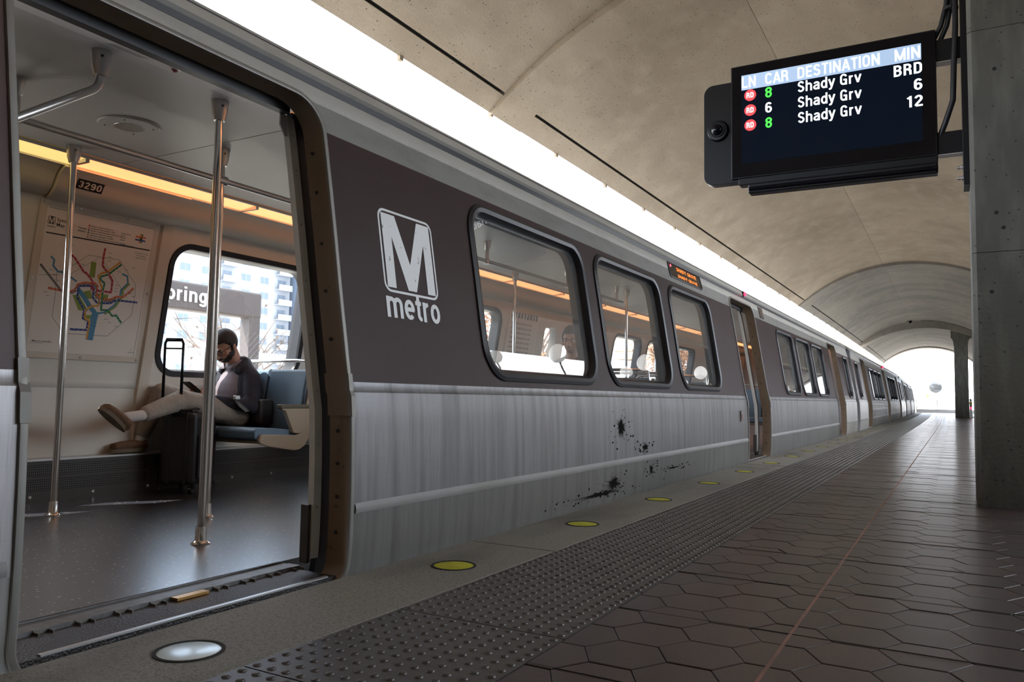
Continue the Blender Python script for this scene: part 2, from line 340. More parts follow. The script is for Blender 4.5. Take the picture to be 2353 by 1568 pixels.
M['ballast'] = mat('ballast', (.48,.42,.35), .95, noise=[('v',14,(1,1,1),.1,.5,(.30,.26,.22),.7)])
M['asphalt'] = mat('pale_ground', (.50,.46,.40), .95, noise=[('n',.6,(1,1,1),.4,.7,(.40,.37,.30),.7)])
M['lens_w'] = mat('milky_glass_lens', (.60,.68,.62), .3, noise=[('n',9,(1,1,1),.4,.7,(.42,.50,.50),.7)], coat=.6)
M['lens_y'] = mat('yellow_glass_lens', (.55,.52,.03), .5, 0, .2, noise=[('n',14,(1,1,1),.4,.7,(.36,.34,.02),.7)])
M['block'] = mat('apartment_render', (.34,.355,.38), .85); M['tower'] = mat('tower_cladding', (.17,.22,.30), .85); M['bpane'] = mat('apartment_glass', (.15,.19,.24), .4)
M['bldg'] = mat('white_render_wall', (.72,.73,.75), .8); M['bglass'] = mat('building_window', (.35,.42,.50), .2)
M['bgrey'] = mat('grey_facade', (.36,.42,.52), .8)
M['signbr'] = mat('station_sign_brown', (.10,.085,.085), .5)
M['bark'] = mat('bark', (.16,.12,.10), .9)
M['leaf_r'] = mat('autumn_leaves', (.42,.20,.10), .7); M['leaf_g'] = mat('yellow_green_leaves', (.30,.32,.10), .7)
M['zinc'] = mat('galvanised_wire', (.12,.125,.13), .5, .6)
M['skin'] = mat('skin', (.50,.27,.19), .5); M['hair'] = mat('dark_hair', (.022,.015,.012), .6, bump=('n',140,.6,.004))
M['jacket'] = mat('navy_jacket', (.028,.030,.045), .85, bump=('n',14,.7,.025)); M['shirt'] = mat('mauve_shirt', (.23,.20,.23), .8, bump=('n',22,.3,.008))
M['trouser'] = mat('khaki_trousers', (.30,.255,.215), .85, bump=('n',11,.8,.03)); M['sock'] = mat('pale_sock', (.55,.50,.47), .9)
M['shoe'] = mat('brown_suede', (.16,.085,.045), .8); M['sole'] = mat('shoe_sole', (.16,.12,.075), .6)
M['case'] = mat('black_luggage_fabric', (.010,.010,.012), .5, bump=('n',200,.3,.002))
M['globe'] = mat('milky_globe', (.85,.86,.85), .2, emit=((1,1,.96), 1.2))
M['yel'] = mat('yellow_sticker', (.75,.65,.05), .5)
M['sky_blue'] = mat('blue_post', (.25,.45,.65), .5)

# ------------------------------------------------------------------ train cross-section
PROF = [(-.45,-2.26),(-.25,-2.19),(-.1,-2.13),(0,-2.10),(.1,-2.092),(.25,-2.09),(.45,-2.093),(.62,-2.10),(.715,-2.108),(.725,-2.118),(.757,-2.122),(.775,-2.124),(.80,-2.130),(.89,-2.145),(1.09,-2.18),
        (1.35,-2.222),(1.6,-2.265),(1.82,-2.305),(1.95,-2.335),(2.005,-2.350),(2.02,-2.366),(2.045,-2.366),(2.06,-2.352),(2.10,-2.372),(2.14,-2.42),(2.17,-2.50)]
XC = -3.605
def xp(z):
    for (a, xa), (b, xb) in zip(PROF, PROF[1:]):
        if z <= b: return xa+(xb-xa)*(z-a)/(b-a)
    return PROF[-1][1]
def rr_half(op, z):                                      # y-interval of a rounded rectangle at height z
    y0, y1, z0, z1, r0, r1 = op
    if z <= z0 or z >= z1: return None
    d = 0
    if z < z0+r0: t = z0+r0-z; d = r0-math.sqrt(max(0, r0*r0-t*t))
    if z > z1-r1: t = z-(z1-r1); d = r1-math.sqrt(max(0, r1*r1-t*t))
    return (y0+d, y1-d)
def wall_strip(mb, ya, yb, za, zb, ops, fx, step=.12):
    zs = {za, zb}
    for z, _ in PROF:
        if za < z < zb: zs.add(z)
    for y0, y1, z0, z1, r0, r1 in ops:
        for z in (z0, z1): zs.add(min(max(z, za), zb))
        for r, zc, sg in ((r0, z0+r0, -1), (r1, z1-r1, 1)):
            for k in range(0, 7):
                z = zc+sg*r*math.sin(k*PI/12)
                if za < z < zb: zs.add(z)
    z = za
    while z < zb: zs.add(z); z += step
    zs = sorted(zs); z2 = [zs[0]]
    for z in zs[1:]:
        if z-z2[-1] > 1e-5: z2.append(z)
    e = 1e-6
    for a, b in zip(z2, z2[1:]):
        def ivs(z):
            cuts = sorted(c for c in (rr_half(o, z) for o in ops) if c)
            out = []; y = ya
            for c0, c1 in cuts:
                if c0 > y: out.append((y, c0))
                y = max(y, c1)
            if y < yb: out.append((y, yb))
            return out
        for (p, q), (r, s) in zip(ivs(a+e), ivs(b-e)):
            mb.add([(fx(a), p, a), (fx(a), q, a), (fx(b), s, b), (fx(b), r, b)], [(0,1,2,3)])
def loop(op, n=7):
    y0, y1, z0, z1, r0, r1 = op; P = []
    for cy, cz, r, a0 in ((y1-r0, z0+r0, r0, -90), (y1-r1, z1-r1, r1, 0), (y0+r1, z1-r1, r1, 90), (y0+r0, z0+r0, r0, 180)):
        for k in range(n+1):
            a = math.radians(a0+90*k/n); P.append((cy+r*math.cos(a), cz+r*math.sin(a)))
    # extra points on the long upright sides so that they follow the curved body
    Q = []
    for i, p in enumerate(P):
        q = P[(i+1) % len(P)]; Q.append(p)
        d = math.hypot(q[0]-p[0], q[1]-p[1]); m = int(d/.06)
        for j in range(1, m): Q.append((p[0]+(q[0]-p[0])*j/m, p[1]+(q[1]-p[1])*j/m))
    return Q
def grow(op, g): return (op[0]-g, op[1]+g, op[2]-g, op[3]+g, max(.005, op[4]+g), max(.005, op[5]+g))
def ring_frame(mb, op, fx, layers, y_off=0):            # layers: (growth, outward offset) pairs swept round the opening
    rings = []
    for g, o in layers:
        rings.append([(fx(z)+o, y, z) for y, z in loop(grow(op, g))])
    n = min(len(r) for r in rings); 
    base = loop(op)
    rings = []
    for g, o in layers:
        r = []
        y0, y1, z0, z1, r0, r1 = op
        cy, cz = (y0+y1)/2, (z0+z1)/2
        for i, (y, z) in enumerate(base):
            a = base[i-1]; b = base[(i+1) % len(base)]; t = Vector((b[0]-a[0], b[1]-a[1])).normalized()
            yy, zz = y+t.y*g, z-t.x*g
            r.append((fx(zz)+o, yy, zz))
        rings.append(r)
    mb.sweep(rings, True)
MIR = lambda x: 2*XC-x

DOORS = (1.785, 9.935, 18.085); DW = .625
CAR0, CAR1 = -1.20, 21.00
NEARWIN = [(-.62,.02),(19.78,20.42),(3.55,4.93),(5.24,6.58),(6.95,8.22),(11.93,13.15),(13.52,14.80),(15.12,16.42)]
FARWIN = [(3.63,4.95),(5.27,6.58),(6.93,8.22),(11.93,13.15),(13.52,14.80),(15.12,16.42)]
def door_op(c): return (c-DW, c+DW, -.055, 1.935, .11, .13)
def win_op(a, b): return (a, b, .855, 1.725, .13, .13)
def near_win_op(a, b): return (a-.005, b+.025, .842, 1.728, .15, .13)

# ------------------------------------------------------------------ ground, platform
g = MB(); g.box((-60,-40,-1.6),(-2.3,140,-1.15)); tag(g.build('ground', M['asphalt']), kind='structure')
g = MB(); g.box((-6.2,-30,-1.16),(-2.3,110,-1.02)); tag(g.build('track_bed', M['ballast']), kind='structure')
g = MB(); g.lbox((-2.062,-14,-1.3),(7.6,67,-.009), 40); floor = tag(g.build('floor', M['grout'], dobend=True), kind='structure')
g = MB(); g.box((-60,140,-1.6),(60,260,-1.0)); g.box((-6,67,-1.5),(60,140,-.45)); tag(g.build('ground', M['asphalt']), kind='structure')
# granite edge slabs
ys = [-8.5, -5.5, -2.6, .35, 3.3, 6.2, 8.94]
while ys[-1] < 64: ys.append(ys[-1]+2.92)
for a, b in zip(ys, ys[1:]):
    g = MB(); g.lbox((-2.076,a+.004,-.30),(-1.624,b-.004,0), 3)
    g.build('stone_slab', M['granite'], floor, dobend=True, bevel=.004)
# edge lamps set in the granite
ORD = ['first and nearest', 'second nearest', 'third nearest', 'fourth nearest', 'fifth nearest', 'sixth nearest', 'seventh nearest', 'eighth nearest', 'ninth nearest', 'tenth nearest']
for k in range(38):
    y = 1.482+1.3*k
    if k < 10: lab = 'round %s glass edge lamp in the granite, %s along the platform' % ('milky white' if k == 0 else 'yellow', ORD[k])
    else: lab = 'distant round glass edge lamp set flush in the granite platform edge'
    e = empty('edge_lamp', lab, 'light', (-1.835+bend(y), y, 0), group='lamps along the platform edge')
    r = .088
    g = MB(); g.lathe((0,0,0), [(r+.006,.0004),(r+.006,.003),(r-.004,.003),(r-.004,.0004)], 28); g.build('ring', M['darkjoint'], e)
    g = MB(); g.lathe((0,0,0), [(r-.004,.0006),(r-.012,.0022),(.0001,.0024)], 28); g.build('lens', M['lens_w'] if k == 0 else M['lens_y'], e, smooth=True)
# tactile paving
X1, X2 = -1.622, -1.012
def dome(mb, x, y, z, lo=8):
    prof = [(.0125,0),(.0105,.0032),(.006,.0048)]
    n = lo; vs = []; fs = []
    for r, h in prof:
        for k in range(n):
            a = 2*PI*k/n; vs.append((x+r*math.cos(a), y+r*math.sin(a), z+h))
    vs.append((x, y, z+.005))
    for i in range(2):
        for k in range(n):
            l = (k+1) % n; fs.append((i*n+k, i*n+l, (i+1)*n+l, (i+1)*n+k))
    for k in range(n): fs.append((2*n+k, 2*n+(k+1) % n, 3*n))
    mb.add(vs, fs)
LT = .6575
def tact_mesh(lo):
    g = MB(); g.box((.003,.003,-.03),(.607,LT-.003,0))
    for i in range(12):
        for j in range(13): dome(g, .0254+i*.0508, .0253+j*.0506, 0, lo)
    return g
t0 = tact_mesh(10).build('tactile_tile', M['tactile'], floor, smooth=True, fixn=True)
t1 = tact_mesh(5).build('tactile_tile', M['tactile'], floor, smooth=True, fixn=True)
y = 1.478-LT*4; k = 0; firsts = [t0, t1]; used = [False, False]
while y < 64.5:
    w = 0 if y < 9 else 1
    o = firsts[w] if not used[w] else firsts[w].copy()
    if used[w]: COL.objects.link(o)
    used[w] = True; o.parent = floor; o.location = (X1+bend(y+.3), y, 0); o.rotation_euler = (0, 0, math.atan(5.2e-4*max(0, y-22)))
    y += LT
# hexagonal paving: the 300 tiles that show largest are tiles of their own, the rest one piece
HS, HX, HY = .1235, .1815, .2192
def hex_geo(mb, cx, cy, cx0, cx1, dz=0, full=True):
    # outer hexagon clipped to cx0..cx1
    P = [(cx+HS*math.cos(a)*.980, cy+(HY/2-.0026)*math.sin(a)/math.sin(PI/3)) for a in [k*PI/3 for k in range(6)]]
    def clip(P, x, sgn):
        out = []
        for i, p in enumerate(P):
            q = P[(i+1) % len(P)]; ip = (p[0]-x)*sgn >= 0; iq = (q[0]-x)*sgn >= 0
            if ip: out.append(p)
            if ip != iq: t = (x-p[0])/(q[0]-p[0]); out.append((x, p[1]+(q[1]-p[1])*t))
        return out
    P = clip(P, cx0, 1); P = clip(P, cx1, -1)
    if len(P) < 3: return False
    c = (sum(p[0] for p in P)/len(P), sum(p[1] for p in P)/len(P)); n = len(P)
    def sh(p, d):
        l = math.hypot(p[0]-c[0], p[1]-c[1]); return (p[0]-(p[0]-c[0])/l*d, p[1]-(p[1]-c[1])/l*d)
    vs = [(x, y, -.022) for x, y in P]+[(*sh(p, .0008), dz-.0014) for p in P]+[(*sh(p, .0035), dz) for p in P]
    fs = [tuple(2*n+i for i in range(n))]
    for i in range(n):
        j = (i+1) % n; fs += [(i, j, n+j, n+i), (n+i, n+j, 2*n+j, 2*n+i)]
    mb.add(vs, fs); return True
XH0, XJ, XH1 = -1.010, -.4515, 7.5
tiles = []
for ci in range(-2, 48):
    cx = -.8145+ci*HX
    for cj in range(-14, 300):
        cy = 2.325+cj*HY+(HY/2 if ci % 2 else 0)
        if cx > 3.2 and (ci+cj) % 1: continue
        if cy > 66: break
        for lim in ((XH0, XJ-.004), (XJ+.004, XH1)):
            if cx+HS > lim[0] and cx-HS < lim[1]: tiles.append((cx, cy, lim))
Ci = cam.matrix_world.inverted()
def vis_size(cx, cy):
    p = Ci@Vector((cx, cy, 0)); z = -p.z
    if z < .4: return 0
    u, v = p.x/z*FPX, p.y/z*FPX
    if abs(u) > 1176+60 or abs(v) > 784+60: return 0
    if cx > .15 and cy > 6.2: return 0
    return 1/(z*z*z)
tiles.sort(key=lambda t: -vis_size(t[0], t[1]))
rest = MB(); protos = {}
for i, (cx, cy, lim) in enumerate(tiles):
    dz = random.uniform(-.0012, .0008)
    if i < 300:
        clipped = cx-HS < lim[0]+.001 or cx+HS > lim[1]-.001
        if clipped:
            g = MB()
            if hex_geo(g, 0, 0, lim[0]-cx, lim[1]-cx): g.build('tile', random.choice(HEX), floor, loc=(cx, cy, dz), fixn=False)
        else:
            q = random.randrange(3)
            if q not in protos:
                g = MB(); hex_geo(g, 0, 0, -9, 9); protos[q] = g.build('tile', HEX[q], floor, loc=(cx, cy, dz), fixn=False)
            else:
                o = protos[q].copy(); COL.objects.link(o); o.location = (cx, cy, dz)
    else:
        if cx > 3.4 and cy > 30: continue
        rest.mi = random.randrange(3); hex_geo(rest, cx, cy, lim[0], lim[1], dz)
tag(rest.build('tile', HEX, floor, dobend=True, fixn=False), kind='stuff')
g = MB(); g.lbox((XJ-.005,-12,-.02),(XJ+.005,66,.0008), 40); g.build('joint_strip', M['joint'], floor, dobend=True)
y = 1.9-LT*6
while y < 30:
    g = MB(); g.box((XH0,y-.0018,-.02),(3.0,y+.0018,.0009)); g.build('joint_strip', M['darkjoint'], floor, loc=(bend(y),0,0)); y += LT
g = MB(); g.box((-2.07,8.932,-.02),(7.4,8.946,.0014)); g.build('joint_strip', M['darkjoint'], floor)

# ------------------------------------------------------------------ concrete vault
VX, VZ, VR = -1.20, .50, 4.36
A0 = math.acos(2.99/VR)                                  # angle of the left edge above horizontal
def arc(t, r=VR, cx=VX): return (cx-math.cos(t)*r, VZ+math.sin(t)*r)
T0, T1 = A0, PI-A0
tg = T0+.052; tg2 = tg+.0075                             # groove that runs along the edge band
ceil = tag(bpy.data.objects.new('ceiling', None), kind='structure'); COL.objects.link(ceil)
def vault_panel(ya, yb, ta, tb, cx=VX, r0=VR, r1=VR+.24, name='concrete_panel', n=None, sag=None):
    n = n or max(2, int((tb-ta)/.07)); m = max(1, int((yb-ya)/3.5)); g = MB(); rings = []
    for j in range(m+1):
        y = ya+(yb-ya)*j/m; r = []
        for i in range(n+1):
            t = ta+(tb-ta)*i/n; x, z = arc(t, r0-(sag(t) if sag else 0), cx); r.append((x, y, z))
        for i in range(n, -1, -1):
            t = ta+(tb-ta)*i/n; x, z = arc(t, r1, cx); r.append((x, y, z))
        rings.append(r)
    g.sweep(rings, True, True)
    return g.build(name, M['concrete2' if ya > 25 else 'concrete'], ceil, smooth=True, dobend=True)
def arch(t): return math.sin((t-T0)/(T1-T0)*PI)
bays = [(-14, 6.84, 0), (6.84, 7.46, 1), (7.46, 16.2, 0), (16.2, 25.5, 0), (25.5, 26.7, 1), (26.7, 35.6, 0), (35.6, 44.6, 0), (44.6, 46.0, 2), (46.0, 55.5, 0), (55.5, 64.6, 0), (64.6, 66, 1)]
J = .007
for ya, yb, rib in bays:
    for cx, flip in ((VX, 0), (VX+6.0, 1)):
        if rib:
            vault_panel(ya, yb, T0, T1 if not flip or ya > 30 else T0+(T1-T0)*.62, cx, VR, VR+.24, 'concrete_rib', n=40, sag=(lambda t: .035+.05*arch(t)) if rib == 1 else (lambda t: .05+.30*arch(t)**.6))
        elif flip:
            if ya < 0: vault_panel(ya+J, 4.5-J, T0, T1, cx); vault_panel(4.5+J, yb-J, T0, T0+(T1-T0)*.62, cx)
            else: vault_panel(ya+J, yb-J, T0, T0+(T1-T0)*(.62 if 7 < ya < 25 else 1), cx)  # unseen outer part left off in the middle bays to let sky light in
        else:
            vault_panel(ya, yb, T0, tg, cx)
            cuts = [tg2, T0+.62, T0+1.18, T1]
            for a, b in zip(cuts, cuts[1:]): vault_panel(ya+J*.6, yb-J*.6, a+(.0009 if a > tg2 else 0), b, cx)
            a, b = ya+.06, yb-.06
            g = MB(); x0, z0 = arc(tg-.002, VR+.03); x1, z1 = arc(tg2+.002, VR+.03); x2, z2 = arc(tg2+.002, VR+.2); x3, z3 = arc(tg-.002, VR+.2)
            m = 3; g.sweep([[(x0, a+(b-a)*i/m, z0), (x1, a+(b-a)*i/m, z1), (x2, a+(b-a)*i/m, z2), (x3, a+(b-a)*i/m, z3)] for i in range(m+1)], True, True)
            g.build('reveal', M['darkjoint'], ceil, dobend=True)
# drip tabs under the edge
y = 2.2
while y < 64:
    x, z = arc(T0-.001); g = MB(); g.box((x-.02,y,z-.03),(x+.015,y+.05,z+.02)); g.build('drip_tab', M['concrete'], ceil, dobend=True); y += 1.55
# valley beam between the two vaults; added unseen wall holding back light from the right
x, z = arc(T1); g = MB(); g.lbox((x-.10,-14,z-.02),(x+.10,66,z+.5), 30); g.build('valley_beam', M['concrete'], ceil, dobend=True)
g = MB(); g.box((7.4,-14,-1),(7.6,4.5,3.7)); g.box((7.4,4.5,-1),(7.6,26,2.6)); g.box((7.4,26,-1),(7.6,64,3.7)); tag(g.build('shade_wall_right', M['column']), kind='structure')
g = MB(); g.box((-2.0,-14.2,-1),(7.6,-14,5.2)); tag(g.build('shade_wall_back', M['column']), kind='structure')  # added and unseen, blocks light from behind the camera
# ------------------------------------------------------------------ columns
def column(y0, y1, x0, x1, top, label, name='concrete_column'):
    e = empty(name, label, 'column', ((x0+x1)/2+bend(y0), (y0+y1)/2, 0), group='concrete columns down the platform')
    hx, hy = (x1-x0)/2, (y1-y0)/2; hk = hy+.006; c = .028; zs = [0, .9, 1.78, 3.4, top]
    for a, b in zip(zs, zs[1:]):
        oct_ = [(-hx+c,-hy),(hx-c,-hy),(hx,-hy+c),(hx,hy-c),(hx-c,hy),(-hx+c,hy),(-hx,hy-c),(-hx,-hy+c)]
        if b == zs[1]: a0, b0 = 0, zs[2]
        elif a == zs[1]: continue
        else: a0, b0 = a+.004, b
        g = MB(); g.sweep([[(x, y, a0) for x, y in oct_], [(x, y, b0) for x, y in oct_]], True, True); g.build('shaft', M['column'], e)
    # tie holes
    for (x, z) in ((.17,2.06),(.21,1.95),(.13,1.50),(.18,3.1)):
        g = MB(); g.lathe((x-.32+.0, -hy-.0006, z), [(.014,0),(.012,.0004),(.0001,.0004)], 12, (0,-1,0)); g.build('tie_hole', M['darkjoint'], e)
    # flared head that runs into the rib
    g = MB(); rings = []
    for k in range(7):
        a = PI/2*k/6; w = .12*(1-math.cos(a)); z = top-.75+.40*math.sin(a); rings.append([(-hx-w-.006,-hk,z),(hx+w+.006,-hk,z),(hx+w+.006,hk,z),(-hx-w-.006,hk,z)])
    rings.append([(-hx-.13,-hk,top),(hx+.13,-hk,top),(hx+.13,hk,top),(-hx-.13,hk,top)])
    g.sweep(rings, True, True); g.build('head', M['column'], e)
    return e
column(6.40, 7.02, .125, .735, 4.55, 'near concrete column with screen bracket, at the right edge')
column(45.0, 45.62, .135, .745, 4.35, 'far concrete column beside the escalator')

# ------------------------------------------------------------------ train car (shell) ; the car of the photograph comes first
ALLOPS = [door_op(c) for c in DOORS]
def make_car(full):
    e = empty('train_car', 'long metro train car with open doors beside the granite edge, nearest the camera', 'train', (XC, CAR0, -1.0), group='cars of the metro train')
    def P(mb, name, m, par=e, **k): return mb.build(name, m, par, shift=None if par is not e else e.location, **k)
    def Q(mb, name, m, par, **k):                       # sub-part, parent at the same origin
        return mb.build(name, m, par, shift=e.location, **k)
    segs = [CAR0] + list(DOORS) + [CAR1]
    nw = [near_win_op(*w) for w in NEARWIN]
    for a, b in zip(segs, segs[1:]):
        g = MB(); wall_strip(g, a, b, -.45, .232, ALLOPS, xp); P(g, 'skirt_panel', M['lowskirt'], smooth=True, weld=True)
        g = MB(); wall_strip(g, a, b, .232, .757, ALLOPS, xp); P(g, 'side_panel', M['skirt'], smooth=True, weld=True)
        g = MB(); wall_strip(g, a, b, .757, 1.815, ALLOPS+nw, xp); P(g, 'window_band', M['brown'], smooth=True, weld=True)
        g = MB(); wall_strip(g, a, b, 1.815, 2.17, ALLOPS, xp); P(g, 'cantrail_panel', M['upper'], smooth=True, weld=True)
        # rub rail
        ya, yb = a+(DW if a in DOORS else 0)+.035, b-(DW if b in DOORS else 0)-.035
        g = MB(); g.sweep([[(xp(z)+o, y, z) for z, o in ((.232,-.004),(.234,.005),(.246,.008),(.262,.005),(.280,-.003))] for y in (ya, yb)], True, True); P(g, 'rub_rail', M['rail'], smooth=True)
        # dark gutter slot
        g = MB(); g.sweep([[(xp(z)+o, y, z) for z, o in ((2.020,-.012),(2.020,.002),(2.046,.002),(2.046,-.012))] for y in (a, b)], True, True); P(g, 'gutter', M['rubber'])
    g = MB(); wall_strip(g, CAR0, CAR1, -.45, 2.17, [], lambda z: MIR(xp(z))) if not full else wall_strip(g, CAR0, CAR1, -.45, 2.17, [win_op(*w) for w in FARWIN]+[(c+s*.31-.18, c+s*.31+.18, 1.0, 1.66, .06, .06) for c in DOORS for s in (-1, 1)], lambda z: MIR(xp(z)))
    P(g, 'far_side', M['steel'], smooth=True, weld=True)
    g = MB(); prof = [(xp(2.17), 2.17)]+[(XC+(xp(2.17)-XC)*math.cos(t), 2.17+.20*math.sin(t)) for t in [k*PI/12 for k in range(1, 12)]]+[(MIR(xp(2.17)), 2.17)]
    m = 6; g.sweep([[(x, CAR0+(CAR1-CAR0)*i/m, z) for x, z in prof] for i in range(m+1)], False); P(g, 'roof', M['upper'], smooth='all')
    zz = [-.45, 0, .45, .757, 1.2, 1.6, 1.95, 2.17]
    for y, ye in ((CAR0, CAR0+.06), (CAR1-.06, CAR1)):
        g = MB()
        out = [(xp(z), z) for z in zz]+[(x, z) for x, z in prof[1:-1]]+[(MIR(xp(z)), z) for z in reversed(zz)]
        g.prism([(x, y, z) for x, z in out], (0, ye-y, 0)); P(g, 'end_wall', M['steel'])
    g = MB(); g.box((-3.9,CAR1,-.6),(-3.3,CAR1+.66,-.25)); P(g, 'coupler', M['rubber'])
    for x in (-2.18, -5.05): g = MB(); g.box((x-.02,CAR1,-.3),(x+.02,CAR1+.64,1.0)); P(g, 'gap_shade_guard', M['mat_black'])
    for x in (-2.34, -4.87): g = MB(); g.box((x-.02,CAR1,1.0),(x+.02,CAR1+.64,2.02)); P(g, 'gap_shade_guard', M['mat_black'])  # between-car barrier carried up in black to paint the gap's shade
    g = MB()
    for y in (CAR0+2.6, CAR1-2.6): g.box((-4.6,y-1.6,-.95),(-2.6,y+1.6,-.5))
    g.box((-4.5,CAR0+5,-.9),(-2.7,CAR1-5,-.46)); P(g, 'underframe', M['blk'])
    # door frames
    for i, c in enumerate(DOORS):
        op = door_op(c)
        g = MB(); ring_frame(g, op, xp, [(.022,-.003),(.020,.008),(.004,.010),(0,.008),(0,-.01)]); fr = P(g, 'door_frame', M['frame'], smooth=True)
        g = MB(); ring_frame(g, op, xp, [(0,-.004),(-.003,-.102)]); Q(g, 'jamb', M['jamb'] if full else M['jamb'], fr, smooth=True)
        if full:
            g = MB(); ring_frame(g, op, xp, [(-.001,-.102),(.04,-.104)]); Q(g, 'seal', M['rubber'], fr, smooth=True)
            for s in (-1, 1):
                g = MB(); zq = [-.05+.1*k for k in range(20)]+[1.93]; g.sweep([[(xp(z)-.170, c+s*(DW+.018), z),(xp(z)-.170, c+s*(DW+.12), z),(xp(z)-.20, c+s*(DW+.12), z),(xp(z)-.20, c+s*(DW+.018), z)] for z in zq], True, True); Q(g, 'pocket_seal', M['rubber'], fr)
            for s in (-1, 1):
                for zc, nb in ((.66, 2),):
                    y = c+s*DW
                    g = MB(); zr = [.62,.66,.70,.725,.757,.79]
                    g.sweep([[(xp(z)+.012, y+s*.024, z),(xp(z)+.014, y-s*.003, z),(xp(z)-.004, y-s*.006, z),(xp(z)-.004, y+s*.004, z)] for z in zr], True, True)
                    Q(g, 'frame_bracket', M['frame'], fr)
                    g = MB(); g.sweep([[(xp(z)-.004, y+s*.004, z),(xp(z)-.004, y-s*.006, z),(xp(z)-.11, y-s*.007, z),(xp(z)-.11, y+s*.0, z)] for z in zr], True, True); Q(g, 'jamb_bracket', M['jamb'], fr)
            # recessed bolts on the right jamb
            for z in (.16,.30,.43,.56,.645,.735,.93,1.13,1.33,1.55,1.72):
                x = xp(z)-.062; y = c+DW-.0035
                g = MB(); g.lathe((x,y,z), [(.008,0),(.007,.003),(.0001,.003)], 8, (0,-1,0)); Q(g, 'bolt', M['rubber'], fr)
            # edge strip of the door leaf in its pocket
            g = MB(); zs = [.045+.1*k for k in range(19)]+[1.90]
            def sx(z): return xp(min(z, 1.95))-.166
            g.sweep([[(sx(z), c+DW+.020, z),(sx(z), c+DW-.022, z),(sx(z)-.03, c+DW-.022, z),(sx(z)-.03, c+DW+.020, z)] for z in zs], True, True)
            lf = P(g, 'door_leaf_edge', M['leafw'], smooth=True)
            for z in (.25,.50,.72,.95,1.18,1.42,1.66,1.82):
                g = MB(); g.lathe((sx(z)+.0005, c+DW-.003, z), [(.006,0),(.005,.002),(.0001,.002)], 8, (1,0,0)); Q(g, 'screw', M['sattin'], lf)
            g = MB(); g.sweep([[(sx(z)-.002, c-DW+.03, z),(sx(z)-.002, c-DW+.06, z),(sx(z)-.03, c-DW+.06, z),(sx(z)-.03, c-DW+.03, z)] for z in zs], True, True); P(g, 'door_leaf_edge', M['leafw'], smooth=True)
            g = MB(); g.box((sx(.3)-.05,c+DW-.040,.03),(sx(.3)-.010,c+DW-.024,.26)); P(g, 'kick_post', M['grille'])
            # threshold and sill
            g = MB(); g.box((-2.335,c-DW+.02,-.06),(-2.13,c+DW-.02,-.004)); th = P(g, 'threshold', M['tread'])
            g = MB(); g.box((-2.150,c-DW+.09,-.03),(-2.132,c+DW-.06,.001)); Q(g, 'edge_strip', M['alum'], th)
            g = MB(); g.box((-2.402,c-DW+.0,-.05),(-2.342,c+DW,.008)); g.box((-2.446,c-DW,-.05),(-2.436,c+DW,.012)); Q(g, 'sill', M['sillm'], th)
            g = MB(); g.box((-2.436,c-DW,-.05),(-2.402,c+DW,.006)); Q(g, 'sill_groove', M['grille'], th)
            for k in range(9):
                y = c-.44+k*.127
                if k == 4: continue
                g = MB(); g.box((-2.342,y,-.006),(-2.338,y+.046,.008)); g.box((-2.340,y,-.006),(-2.312,y+.003,.004)); g.box((-2.340,y+.043,-.006),(-2.312,y+.046,.004)); Q(g, 'drain_bracket', M['frame'], th)
            g = MB(); g.box((-2.34,c+.02,-.002),(-2.305,c+.15,.007)); Q(g, 'brass_plate', M['brass'], th)
            # header inside the door: black beam, white panel, grille, call light
            g = MB(); g.box((-2.52,c-DW-.1,1.962),(-2.41,c+DW+.08,2.03)); P(g, 'door_track', M['rubber']); g = MB(); g.box((-2.475,c-DW+.03,1.893),(-2.436,c+DW-.055,1.962)); P(g, 'header_seal', M['rubber'])
            g = MB(); g.prism([(-2.925,c-.75,2.082),(-2.52,c-.75,1.962),(-2.52,c-.75,2.09),(-2.9,c-.75,2.12)], (0,1.5,0)); hp = P(g, 'header_panel', M['ceil'])
            n = Vector((-.120,0,-.405)).normalized(); t = Vector((.405,0,-.120)).normalized()
            o = Vector((-2.88,c+.02,2.0685))+n*.001
            g = MB()
            for a in range(8):
                for b in range(16):
                    p = o+t*(a*.009)+Vector((0, b*.0095, 0)); g.lathe(p, [(.003,0),(.0001,.0008)], 5, n)
            tag(Q(g, 'grille_holes', M['mat_black'], hp), kind='stuff')
            o = Vector((-2.78,c+.26,2.039)); g = MB(); g.lathe(o, [(.026,0),(.024,.004),(.016,.006),(.016,.0)], 20, n); Q(g, 'lamp_bezel', M['alum'], hp, smooth=True)
            g = MB(); g.ball(o+n*.003, .015, 10); Q(g, 'call_lamp', M['dred'], hp, smooth=True)
            # gusset at the corner of the leaf
            g = MB(); x = sx(1.85); g.prism([(x-.004,c+DW-.022,1.90),(x-.004,c+DW-.022,1.81),(x-.004,c+DW-.035,1.81),(x-.004,c+DW-.062,1.85),(x-.004,c+DW-.062,1.90)], (-.008,0,0)); P(g, 'gusset', M['ceil'])
            g = MB(); g.lathe((x-.01,c+DW-.07,1.915), [(.008,0),(.008,.015),(.011,.015),(.011,.022)], 10, (1,0,0)); P(g, 'stop_bolt', M['alum'])
        else:
            g = MB(); g.box((-2.40,c-DW,-.1),(-2.36,c+DW,1.95)); Q(g, 'door_leaf', M['mat_black'], fr)
            g = MB(); g.box((-2.2,c-DW+.05,-.08),(-2.125,c+DW-.05,0)); Q(g, 'threshold', M['alum'], fr)
